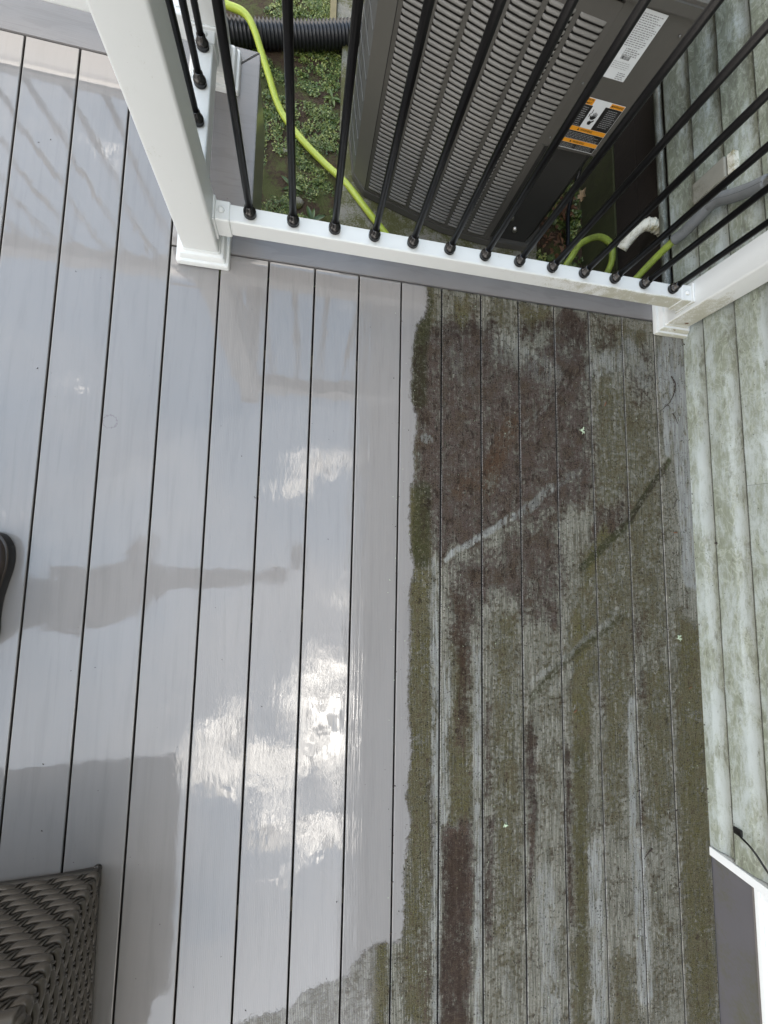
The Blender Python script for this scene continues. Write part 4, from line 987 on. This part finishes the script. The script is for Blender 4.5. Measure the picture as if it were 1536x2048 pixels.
# white elbow pipe coming out of the skirt
elb = empty('elbow_pipe', (2.13, 1.47, -.1), 'stained white plastic elbow pipe sticking out from under the siding', 'drain pipe')
ep = spline([(2.205, 1.452, -.098), (2.165, 1.462, -.095), (2.125, 1.470, -.100), (2.098, 1.462, -.128), (2.080, 1.435, -.165), (2.072, 1.415, -.190)], 12)
link('pipe_body', tube_me('pipe_body', [p - elb.location for p in ep], .0235, 18, True, None, True), M['pvc'], elb)
for s in (4, 9, 14, 19, 24):
    d_ = (ep[s + 1] - ep[s]).normalized(); link('pipe_ring', tube_me('pipe_ring', [ep[s] - d_ * .0035 - elb.location, ep[s] - d_ * .0025 - elb.location, ep[s] + d_ * .0025 - elb.location, ep[s] + d_ * .0035 - elb.location], .0265, 18, True, lambda i, q: (.0235, .0268, .0268, .0235)[i]), M['pvc'], elb)
d_ = (ep[-1] - ep[-2]).normalized()
link('pipe_mouth', tube_me('pipe_mouth', [ep[-1] + d_ * .0003 - elb.location, ep[-1] + d_ * .0010 - elb.location], .0205, 18), M['coil'], elb)
# slab and stake at the top edge
o = box('paving_slab', (.785, 2.615, -.60), (1.02, 3.3, -.515), M['concrete'], None, .004); tag(o, 'pale weathered slab at the top edge beside the drain pipe', 'paving slab')
o = box('wooden_stake', (.752, 2.60, -.60), (.782, 3.3, -.505), M['stake'], None, .003); tag(o, 'narrow weathered wooden batten along the pale slab', 'wooden batten')
# a few stones and weeds
def stone(x, y, s, seed, label):
    bm = bmesh.new(); bmesh.ops.create_icosphere(bm, subdivisions=2, radius=s)
    for v in bm.verts: v.co *= 1 + .35 * mnoise.noise(v.co * (1.2 / s) + Vector((seed, 0, 0))); v.co.z *= .45
    o = link('stone', bm_me('stone', bm, True), M['concrete']); o.location = (x, y, gz(x, y) + s * .1); tag(o, label, 'stone', 'small stones in the soil')
P_st = [((.63, 1.70), .030, 'flat stone beside the leafy weed'), ((.56, 1.95), .018, 'small stone nearest the deck border')]
for (p, s, lb) in P_st: stone(p[0], p[1], s, p[0] * 9, lb)
def weed(x, y, n, L, seed, label):
    rr = random.Random(seed); V, F, A = [], [], []
    for k in range(n):
        a = 2 * math.pi * k / n + rr.uniform(-.4, .4); l = L * rr.uniform(.6, 1.1); w = l * rr.uniform(.10, .16); rise = rr.uniform(.25, .8); b = len(V); c = rr.uniform(.1, .8)
        for i in range(6):
            t = i / 5; r_ = l * t; z = l * (rise * t - .75 * rise * t * t); ww = w * math.sin(math.pi * min(1, t * .92 + .08)) ** .8
            px, py = x + r_ * math.cos(a), y + r_ * math.sin(a); nx, ny = -math.sin(a), math.cos(a)
            V += [(px - nx * ww, py - ny * ww, gz(x, y) + z + .004), (px, py, gz(x, y) + z), (px + nx * ww, py + ny * ww, gz(x, y) + z + .004)]; A += [c, c * .7, c]
        for i in range(5):
            for j in range(2): q = b + i * 3 + j; F.append((q, q + 1, q + 4, q + 3))
    me = me_from('weed', V, F, True); at = me.attributes.new('leafrand', 'FLOAT', 'POINT'); at.data.foreach_set('value', np.array(A, 'f'))
    tag(link('weed', me, M['foliage']), label, 'weed', 'weeds in the soil')
weed(.70, 1.62, 11, .085, 1, 'leafy green weed right behind the railing beside the concrete pad')
weed(.60, 1.78, 9, .06, 2, 'small weed beside the flat stone'); weed(.78, 2.30, 8, .055, 3, 'round leaved weed at the edge of the pad')
weed(.55, 1.50, 8, .06, 6, 'small weed close behind the first balusters')
# dead leaves
def dead_leaf(name, x, y, z, L, rot, mat, label=None, group=None, lobes=0, curl=.3, parent=None):
    n = 14; V = [(0, 0, .0)]; F = []
    for i in range(n):
        a = 2 * math.pi * i / n; r_ = L * (.42 + .10 * math.cos(2 * a)); 
        if lobes: r_ *= 1 + .38 * math.cos(lobes * a)
        px = r_ * math.cos(a) * 1.25; py = r_ * math.sin(a) * (.85 if lobes else .5)
        V.append((px, py, curl * (py * py) / L + .15 * curl * abs(px)))
    for i in range(n): F.append((0, 1 + i, 1 + (i + 1) % n))
    V2 = V + [(a, b, c - .0006) for a, b, c in V]; m_ = len(V)
    F2 = F + [tuple(i + m_ for i in f[::-1]) for f in F] + [(1 + (i + 1) % n, 1 + i, m_ + 1 + i, m_ + 1 + (i + 1) % n) for i in range(n)]
    o = link(name, me_from(name, V2, F2, True), M[mat]); o.location = (x, y, z); o.rotation_euler = (random.uniform(-.12, .12), random.uniform(-.12, .12), rot)
    if label: tag(o, label, 'leaf', group)
    return o
dead_leaf('oak_leaf', 2.045, 1.87, -.40, .060, 1.1, 'leafpale', 'pale brown oak leaf on the green plants beside the house', None, 5, .5)
V_spots = []
rl_ = random.Random(5)
def litter(spots_, seed):
    rr = random.Random(seed); V, F = [], []
    for (cx, cy, rad, n, z) in spots_:
        for _ in range(n):
            a = rr.uniform(0, 6.28); q = rad * math.sqrt(rr.random()); x = cx + q * math.cos(a); y = cy + q * math.sin(a); L = rr.uniform(.008, .024); th = rr.uniform(0, 6.28); zz = z + rr.uniform(0, .02); b = len(V)
            ux, uy = math.cos(th), math.sin(th)
            V += [(x - ux * L, y - uy * L, zz), (x - uy * L * .4, y + ux * L * .4, zz + rr.uniform(-.004, .01)), (x + ux * L, y + uy * L, zz + rr.uniform(-.006, .008)), (x + uy * L * .4, y - ux * L * .4, zz + rr.uniform(-.004, .01))]; F.append((b, b + 1, b + 2, b + 3))
    o = link('leaf_litter', me_from('leaf_litter', V, F), M['leaf'], None, 'stuff'); tag(o, 'brown leaf litter on the ground by the house', 'leaf litter')
litter([(1.98, 1.75, .12, 60, -.575), (2.05, 1.95, .08, 60, -.56), (1.95, 1.45, .13, 90, -.565), (1.83, 1.95, .06, 40, -.57)], 4)

# ------------------------------------------------------------------ small things on the deck
for (x, y, L, rot, mat, lb) in ((1.793, .602, .016, 1.2, 'leaf', 'tiny orange leaf on the mossy boards below the right post'),
        (2.076, .134, .016, .1, 'leaf', 'small rust coloured leaf on the last board beside the siding'),
        (2.108, -.425, .014, .3, 'leaf', 'tiny torn red brown leaf on the last board near the lower right'),
        (1.636, -.479, .013, .6, 'leaf', 'thin orange leaf scrap in the middle of the mossy boards')):
    dead_leaf('leaf', x, y, .0025, L, rot, mat, lb)
dead_leaf('leaf', 2.080, .918, .0290, .020, -.6, 'leaf', 'brown leaf lying on the base trim of the post by the wall'); dead_leaf('leaf', 2.115, .9255, .06, .020, .9, 'leaf', 'dark leaf stuck on the lower face of the post by the wall').rotation_euler = (R(85), 0, .2)
def twig(pts, rad, label, spurs=0, seed=1):
    path = spline(pts, 8); rr = random.Random(seed)
    path = [p + Vector((rr.uniform(-.0012, .0012), rr.uniform(-.0012, .0012), 0)) for p in path]
    o = empty('twig', path[0], label, 'twig'); link('stem', tube_me('stem', [p - path[0] for p in path], rad, 6, True, lambda i, s: rad * (1.3 - .8 * i / len(path)) * rr.uniform(.8, 1.25)), M['twig'], o)
    for k in range(spurs):
        p = path[rr.randrange(3, len(path) - 2)]; q = p + Vector((rr.uniform(-.010, .010), rr.uniform(-.010, .010), .003))
        link('spur', tube_me('spur', [p - path[0], q - path[0]], rad * .7, 5), M['twig'], o)
twig([(2.091, .739, .004), (2.106, .708, .005), (2.097, .667, .004), (2.071, .628, .004), (2.028, .593, .003)], .0017, 'curved dark twig on the last board below the right post', 6, 2)
twig([(2.090, .592, .003), (2.100, .575, .004), (2.109, .552, .003)], .0013, 'short thin twig just under the curved one', 1, 3)
twig([(1.916, -.940, .004), (1.898, -.951, .006), (1.883, -.968, .004)], .0016, 'forked twig caught in a gap at the lower right', 2, 4)
twig([(2.165, -.60, .005), (2.166, -.66, .006), (2.166, -.715, .005)], .0022, 'dark stick lodged between the last board and the siding', 2, 5)
twig([(2.090, .262, .003), (2.076, .237, .004), (2.069, .222, .003)], .0011, 'bent hair thin twig on the gap beside the last board', 0, 7)
def crumb_field(name, pts, seed, size=(.0015, .004), label='', cat='debris', mat='twig'):
    rr = random.Random(seed); bm = bmesh.new()
    for (x, y, z) in pts:
        s = rr.uniform(*size); r_ = bmesh.ops.create_icosphere(bm, subdivisions=1, radius=s); sq = (rr.uniform(.6, 2.2), rr.uniform(.5, 1.2), rr.uniform(.3, .7)); M_ = Matrix.Rotation(rr.uniform(0, 3.1), 4, 'Z')
        for v in r_['verts']: v.co = M_ @ Vector((v.co.x * sq[0], v.co.y * sq[1], v.co.z * sq[2])) + Vector((x, y, z + s * .3))
    o = link(name, bm_me(name, bm, True), M[mat], None, 'stuff'); tag(o, label, cat); return o
rr = random.Random(21); pts = [(2.164 + rr.uniform(-.003, .002), rr.choice([rr.uniform(-.95, .9), rr.uniform(-.1, .9)]), .002) for _ in range(60)]
crumb_field('wall_gap_debris', pts, 1, (.0014, .0045), 'dark crumbs caught along the white strip at the foot of the siding')
pts = []
for i in range(7, 15):
    for _ in range(26):
        pts.append((i * PITCH + rr.uniform(-.004, .004), rr.uniform(-1.4, .9), -.001))
crumb_field('board_gap_debris', pts, 2, (.0010, .0028), 'dark crumbs caught in the gaps between the mossy boards')
crumb_field('deck_specks', [(rr.uniform(.98, 2.14), rr.uniform(-1.4, .92), .0006) for _ in range(520)], 3, (.0006, .0017), 'dark specks of debris scattered over the mossy boards')
crumb_field('deck_grit', [(rr.uniform(.98, 2.14), rr.uniform(-1.4, .92), .0006) for _ in range(420)], 9, (.0005, .0014), 'pale grit scattered over the mossy boards', 'grit', 'lichen')
crumb_field('clean_deck_specks', [(rr.uniform(-.2, .95), rr.uniform(-1.3, 1.4), .0004) for _ in range(70)], 5, (.0006, .0015), 'few dark specks on the washed wet boards')
for (x, y, s, lb) in ((1.695, .492, .0085, 'small round pale lichen fleck on the dark stain'), (2.071, -.248, .0115, 'green white lichen tuft on the last board beside the siding'), (1.376, -.81, .006, 'tiny pale lichen fleck on the lower mossy boards')):
    crumb_field('lichen', [(x + rr.gauss(0, s * .5), y + rr.gauss(0, s * .5), .001) for _ in range(26)], int(x * 100), (.0012, .003), lb, 'lichen', 'lichen')
crumb = crumb_field('siding_bud', [(2.158, .095, .085)], 6, (.006, .0065), 'dark bud shaped scrap stuck on the siding', 'debris')
# ------------------------------------------------------------------ wicker seat at the lower left
seat = empty('wicker_seat', (.233, -.784, 0), 'corner of a brown woven wicker seat standing on the wet boards', 'wicker seat', rot=(0, 0, R(1.2)))
SXL, SYL, SH = .72, .70, .425; ROWP = .0228; PER = .066
def flare(z): return .003 + .140 * z ** 1.0
def on_seat(s, z, out):
    """s runs along the front from -SXL to 0, round the corner, then down the right side"""
    rc = .010; arc = rc * math.pi / 2; f = flare(z)
    if s <= -rc: return Vector((s + f, f + out, z))
    if s <= -rc + arc:
        a = (s + rc) / rc; return Vector((f - rc + (rc + out) * math.sin(a), f - rc + (rc + out) * math.cos(a), z))
    return Vector((f + out, f - rc - (s + rc - arc), z))
NROW = 17
for k in range(NROW):
    zc = .040 + k * ROWP; ph = (k % 3) / 3.0; ss = np.concatenate([np.arange(-SXL, -.05, .0075), np.arange(-.05, .05, .0028), np.arange(.05, SYL, .0075)]); V, F = [], []; rr = random.Random(k); jit = rr.uniform(-.0012, .0012)
    for s in ss:
        w = math.cos(2 * math.pi * (s / PER - ph)); over = .5 + .5 * w; out = -.0035 + .0070 * over ** .55; hh = .0082 + .0036 * over ** .6
        z = zc + jit * math.sin(s * 31) + .0022 * math.sin(2 * math.pi * (s / PER - ph))
        for dz, do in ((-hh, -.003), (-hh * .72, .0016), (0, .0034), (hh * .72, .0016), (hh, -.003), (0, -.0045)):
            V.append(on_seat(s, z + dz, out + do))
    for i in range(len(ss) - 1):
        for j in range(6):
            j2 = (j + 1) % 6; F.append((i * 6 + j, i * 6 + j2, (i + 1) * 6 + j2, (i + 1) * 6 + j))
    link('weave_strand', me_from('weave_strand', V, F, True), M['wicker'], seat)
for k in range(NROW):
    # the pair of thin stakes that passes over each strand where it dips
    V, F = [], []; zc = .040 + k * ROWP
    for n in range(-9, 9):
        s0 = (n + .5 + (k % 3) / 3.0) * PER
        if not (-SXL + .03 < s0 < SYL - .04): continue
        for q in (-.0052, .0052):
            me = tube_me('t', [on_seat(s0 + q - t * .009, zc + t * .0135, .0030 - .0085 * t * t) for t in (-1, -.55, 0, .55, 1)], .0026, 6)
            b = len(V); V += [v.co.copy() for v in me.vertices]; F += [tuple(b + i for i in p.vertices) for p in me.polygons]; bpy.data.meshes.remove(me)
    link('weave_stake', me_from('weave_stake', V, F, True), M['wickerpale'], seat, 'stuff')
bm = bmesh.new(); V = [on_seat(s, z, -.012) for z in (.012, SH) for s in (-SXL, -.014, .008, SYL - .02)]
link('inner_panel', me_from('inner_panel', V, [(0, 1, 5, 4), (1, 2, 6, 5), (2, 3, 7, 6)]), M['wickerframe'], seat)
box('seat_back_panel', (-SXL, -SYL, .02), (-.02, -.02, SH - .03), M['wickerframe'], seat, 0)
link('lower_frame', tube_me('lower_frame', [Vector((-SXL, -.004, .016)), Vector((-.012, -.004, .016)), Vector((-.004, -.012, .016)), Vector((-.004, -SYL, .016))], .011, 10), M['wickerframe'], seat)
prism('corner_plate', [(-.082, .001), (.004, .006), (.005, -.045), (-.01, -.045)], .002, .024, M['wickerframe'], seat, .002)
link('foot_glide', lathe_me('foot_glide', [(.010, 0), (.011, .004), (.008, .010)], 12), M['rubber'], seat).location = (-.006, -.002, 0)
tr = spline([(-SXL, flare(SH) - .004, SH - .01), (-.02, flare(SH) - .004, SH - .01), (flare(SH) - .008, flare(SH) - .010, SH - .01), (flare(SH) - .004, -.03, SH - .01), (flare(SH) - .004, -SYL, SH - .01)], 6)
link('top_rim', tube_me('top_rim', tr, .016, 12), M['wicker'], seat)
box('seat_top', (-SXL, -SYL, SH - .03), (.02, .022, SH - .005), M['wickerframe'], seat, .004)

# ------------------------------------------------------------------ the person holding the phone (only a shoe and the mirror image show)
def skinned(name, pts, edges, radii, mat, parent, root=0, sub=2):
    me = bpy.data.meshes.new(name); me.from_pydata([tuple(p) for p in pts], edges, []); o = bpy.data.objects.new(name, me); COL.objects.link(o)
    o.modifiers.new('skin', 'SKIN'); sv = me.skin_vertices
    if not sv:
        bm = bmesh.new(); bm.from_mesh(me); bm.verts.layers.skin.verify(); bm.to_mesh(me); bm.free()
    sk = me.skin_vertices[0].data
    for i, r_ in enumerate(radii):
        sk[i].radius = (r_, r_) if not isinstance(r_, tuple) else r_; sk[i].use_root = (i == root)
    ss_ = o.modifiers.new('sub', 'SUBSURF'); ss_.levels = sub; ss_.render_levels = sub
    dg = bpy.context.evaluated_depsgraph_get(); dg.update(); new = bpy.data.meshes.new_from_object(o.evaluated_get(dg))
    bpy.data.objects.remove(o, do_unlink=True)
    new.materials.clear(); new.materials.append(mat); new.polygons.foreach_set('use_smooth', [True] * len(new.polygons)); new.name = name
    return link(name, new, None, parent)
per = empty('person', (-.22, -.10, 0), 'person in dark clothes and dark brown shoe standing at the left edge of the deck', 'person'); PO = per.location
def pv(*p): return Vector(p) - PO
ANK_R, ANK_L = (-.105, -.165, .085), (-.385, -.185, .085)
pel = (-.225, -.20, .93); chest = (-.20, -.185, 1.24); neck = (-.215, -.135, 1.415); shR = (-.045, -.15, 1.365); shL = (-.375, -.17, 1.375)
elR = (.205, -.135, 1.195); wrR = (.455, -.115, 1.195); elL = (-.46, -.22, 1.10); wrL = (-.45, -.17, .86)
body = [pel, (-.215, -.195, 1.08), chest, neck, (-.262, -.055, 1.475), shR, elR, wrR, (.50, -.110, 1.198), shL, elL, wrL, (-.445, -.155, .83), (-.13, -.19, .86), (-.115, -.135, .49), ANK_R, (-.32, -.20, .86), (-.365, -.155, .49), ANK_L]
be = [(0, 1), (1, 2), (2, 3), (3, 4), (2, 5), (5, 6), (6, 7), (7, 8), (2, 9), (9, 10), (10, 11), (11, 12), (0, 13), (13, 14), (14, 15), (0, 16), (16, 17), (17, 18)]
brd = [.13, .12, .14, .06, .052, .055, .040, .027, .030, .055, .040, .027, .030, .085, .052, .036, .085, .052, .036]
bodyo = skinned('body', [pv(*p) for p in body], be, brd, M['skin'], per)
# head
hc = Vector((-.292, .010, 1.545)); hm = bmesh.new(); bmesh.ops.create_uvsphere(hm, u_segments=28, v_segments=20, radius=1)
tilt = Matrix.Rotation(R(-38), 3, 'X') @ Matrix.Rotation(R(0), 3, 'Z')
for v in hm.verts:
    x, y, z = v.co
    w = .073 * (1 - .22 * max(0, -z) ** 1.5); dpt = .093 * (1 - .10 * max(0, -z)); yy = y * dpt
    if y > 0: yy += .010 * math.exp(-((z + .62) ** 2) / .05) + .004 * math.exp(-((z - .25) ** 2) / .03) + .022 * math.exp(-(x / .17) ** 2) * math.exp(-((z + .12) ** 2) / .020) - .006 * math.exp(-((abs(x) - .38) ** 2) / .02) * math.exp(-((z - .05) ** 2) / .015)
    v.co = tilt @ Vector((x * w, yy, z * .115)) + hc - PO
link('head', bm_me('head', hm, True), M['skin'], per)
def on_head(x, y, z): return tilt @ Vector((x, y, z)) + hc - PO
for s in (-1, 1):
    e = link('eye', lathe_me('eye', [(.0005, -.011), (.008, -.007), (.011, 0), (.008, .007), (.0005, .011)], 14), M['eye'], per); e.location = on_head(s * .029, .078, .006)
    e = link('ear', lathe_me('ear', [(.004, -.006), (.026, -.004), (.030, .003), (.018, .004), (.012, .001)], 14), M['skin'], per); e.location = on_head(s * .074, -.004, -.004); e.rotation_euler = (0, s * R(80), 0); e.scale = (1, .62, 1)
link('mouth', tube_me('mouth', [on_head(-.023, .087, -.062), on_head(-.008, .0935, -.060), on_head(.008, .0935, -.060), on_head(.023, .087, -.062)], .0045, 8), M['lip'], per)
hb = bmesh.new(); bmesh.ops.create_uvsphere(hb, u_segments=28, v_segments=20, radius=1)
dele = [v for v in hb.verts if v.co.z < -.35 or (v.co.y > .35 and v.co.z < .48)]
bmesh.ops.delete(hb, geom=dele, context='VERTS')
for v in hb.verts:
    q = 1 + .07 * mnoise.noise(v.co * 5); v.co = on_head(v.co.x * .082 * q, v.co.y * .102 * q, v.co.z * .125 * q)
ho = link('hair', bm_me('hair', hb, True), M['hair'], per)
sd = ho.modifiers.new('thick', 'SOLIDIFY'); sd.thickness = .006
# clothes
skinned('jacket', [pv(*p) for p in [(-.222, -.20, .90), (-.215, -.195, 1.06), (-.20, -.185, 1.24), (-.212, -.145, 1.375), shR, (.08, -.143, 1.28), elR, (.33, -.125, 1.193), (.425, -.117, 1.194), shL, elL, (-.45, -.18, .89)]],
        [(0, 1), (1, 2), (2, 3), (2, 4), (4, 5), (5, 6), (6, 7), (7, 8), (2, 9), (9, 10), (10, 11)], [.165, .155, .165, .085, .082, .066, .060, .052, .042, .082, .062, .042], M['jacket'], per)
skinned('trousers', [pv(*p) for p in [(-.225, -.20, .95), (-.135, -.19, .84), (-.118, -.14, .49), (-.105, -.160, .075), (-.315, -.20, .84), (-.363, -.158, .49), (-.385, -.180, .075)]], [(0, 1), (1, 2), (2, 3), (0, 4), (4, 5), (5, 6)], [.15, .105, .070, .060, .105, .070, .060], M['jeans'], per)
# right hand round the lower end of the phone, left hand relaxed
def hand(base, d, up, parent, curl=1.0, side=1):
    """base = wrist, d = pointing direction, up = back of the hand"""
    base = Vector(base); d = Vector(d).normalized(); up = Vector(up); up = (up - d * up.dot(d)).normalized(); lat = d.cross(up) * side
    pts = [base, base + d * .035, base + d * .085]; skinned('palm', [p - PO for p in (base, base + d * .03, base + d * .062, base + d * .088)], [(0, 1), (1, 2), (2, 3)], [(.026, .020), (.036, .016), (.040, .014), (.036, .011)], M['skin'], parent, 0, 2)
    for i, (o_, L) in enumerate(((-.030, .070), (-.010, .080), (.010, .075), (.030, .058))):
        p = base + d * .080 + lat * o_; chain = [p - d * .012]; ang = 0.12; 
        for seg in (.45, .30, .25):
            chain.append(chain[-1] + (d * math.cos(ang) - up * math.sin(ang)) * L * seg * (1.15 if seg == .45 else 1)); ang += .55 * curl
        skinned('finger', [q - PO for q in chain], [(0, 1), (1, 2), (2, 3)], [.0095, .0088, .0080, .0068], M['skin'], parent, 0, 2)
    p = base + d * .025 - lat * .028; ch = [p, p - lat * .022 + d * .022 - up * .006, p - lat * .030 + d * .050 - up * .012, p - lat * .024 + d * .072 - up * .014]
    skinned('thumb', [q - PO for q in ch], [(0, 1), (1, 2), (2, 3)], [.013, .0110, .0095, .0078], M['skin'], parent, 0, 2)
hand((.505, -.112, 1.205), (.97, .10, .16), (.15, 0, -1), per, 1.0, 1)
hand((-.445, -.155, .83), (.05, .15, -1), (-1, 0, 0), per, .6, -1)
# shoes: sole outline in plan, toe to +y
def shoe(cx, cy, side):
    out_ = [(.000, .160), (.028, .152), (.046, .128), (.053, .095), (.051, .060), (.043, .020), (.036, -.02), (.034, -.07), (.036, -.105), (.028, -.132), (.0, -.144), (-.026, -.134), (-.036, -.105), (-.034, -.06), (-.034, -.01), (-.038, .035), (-.042, .075), (-.040, .115), (-.026, .148)]
    ou = [(x * side, y) for x, y in out_]; sp = spline([(x, y, 0) for x, y in ou + ou[:1]], 5)[:-1]
    def ring(sc, z, off=(0, 0)): return [(cx + p.x * sc + off[0], cy + p.y * (sc if sc < 1 else 1 + (sc - 1) * .4) + off[1], z) for p in sp]
    def build(nm, rings, mat):
        n = len(sp); V = [Vector(v) - PO for r_ in rings for v in r_]; F = []
        for k in range(len(rings) - 1):
            for i in range(n): j = (i + 1) % n; F.append((k * n + i, k * n + j, (k + 1) * n + j, (k + 1) * n + i))
        F.append(tuple(range(n))[::-1]); F.append(tuple((len(rings) - 1) * n + i for i in range(n))); o = link(nm, me_from(nm, V, F), mat, per); shade_auto(o, 40)
    build('shoe_sole', [ring(.97, .001), ring(1.0, .004), ring(1.0, .024), ring(.985, .028)], M['sole'])
    build('shoe_welt', [ring(.99, .0285), ring(.995, .031), ring(.96, .033)], M['welt'])
    def upper(t):
        res = []
        for p in sp:
            yy = p.y; back = max(0, min(1, (.09 - yy) / .12)); zt = .045 + .055 * (back * back * (3 - 2 * back)); x = p.x * (1 - .62 * t ** 1.5); y2 = yy * (1 - .30 * t ** 2) - .012 * t
            res.append((cx + x * .93, cy + y2 * .955, .033 + (zt - .033) * (1 - (1 - t) ** 1.8) ))
        return res
    build('shoe_upper', [upper(t) for t in (0, .12, .3, .5, .7, .85, .95, 1)], M['shoe'])
    lace = [Vector((cx + a * .022, cy + .075 - b * .012, .078 + b * .006)) - PO for b in range(5) for a in (-1, 1)]
    link('shoe_lace', tube_me('shoe_lace', lace, .002, 6), M['sole'], per)
shoe(-.080, -.082, 1); shoe(-.385, -.10, -1)
# phone: the camera looks out of its back, so it lies just behind the camera plane
ph = empty('phone', CAM_LOC, 'black phone held out over the deck', 'phone'); ph.rotation_mode = 'XYZ'; ph.rotation_euler = CAM_ROT
box('phone_body', (-.062, -.128, .004), (.014, .020, .012), M['phone'], ph, .003, seg=3)
for p in ((-.004, -.003), (-.004, -.026), (-.026, -.015)):
    if p != (-.004, -.003): o = link('phone_lens', lathe_me('phone_lens', [(.008, 0), (.008, .0018), (.006, .0020)], 16), M['glass'], ph); o.location = (p[0], p[1], .0022)
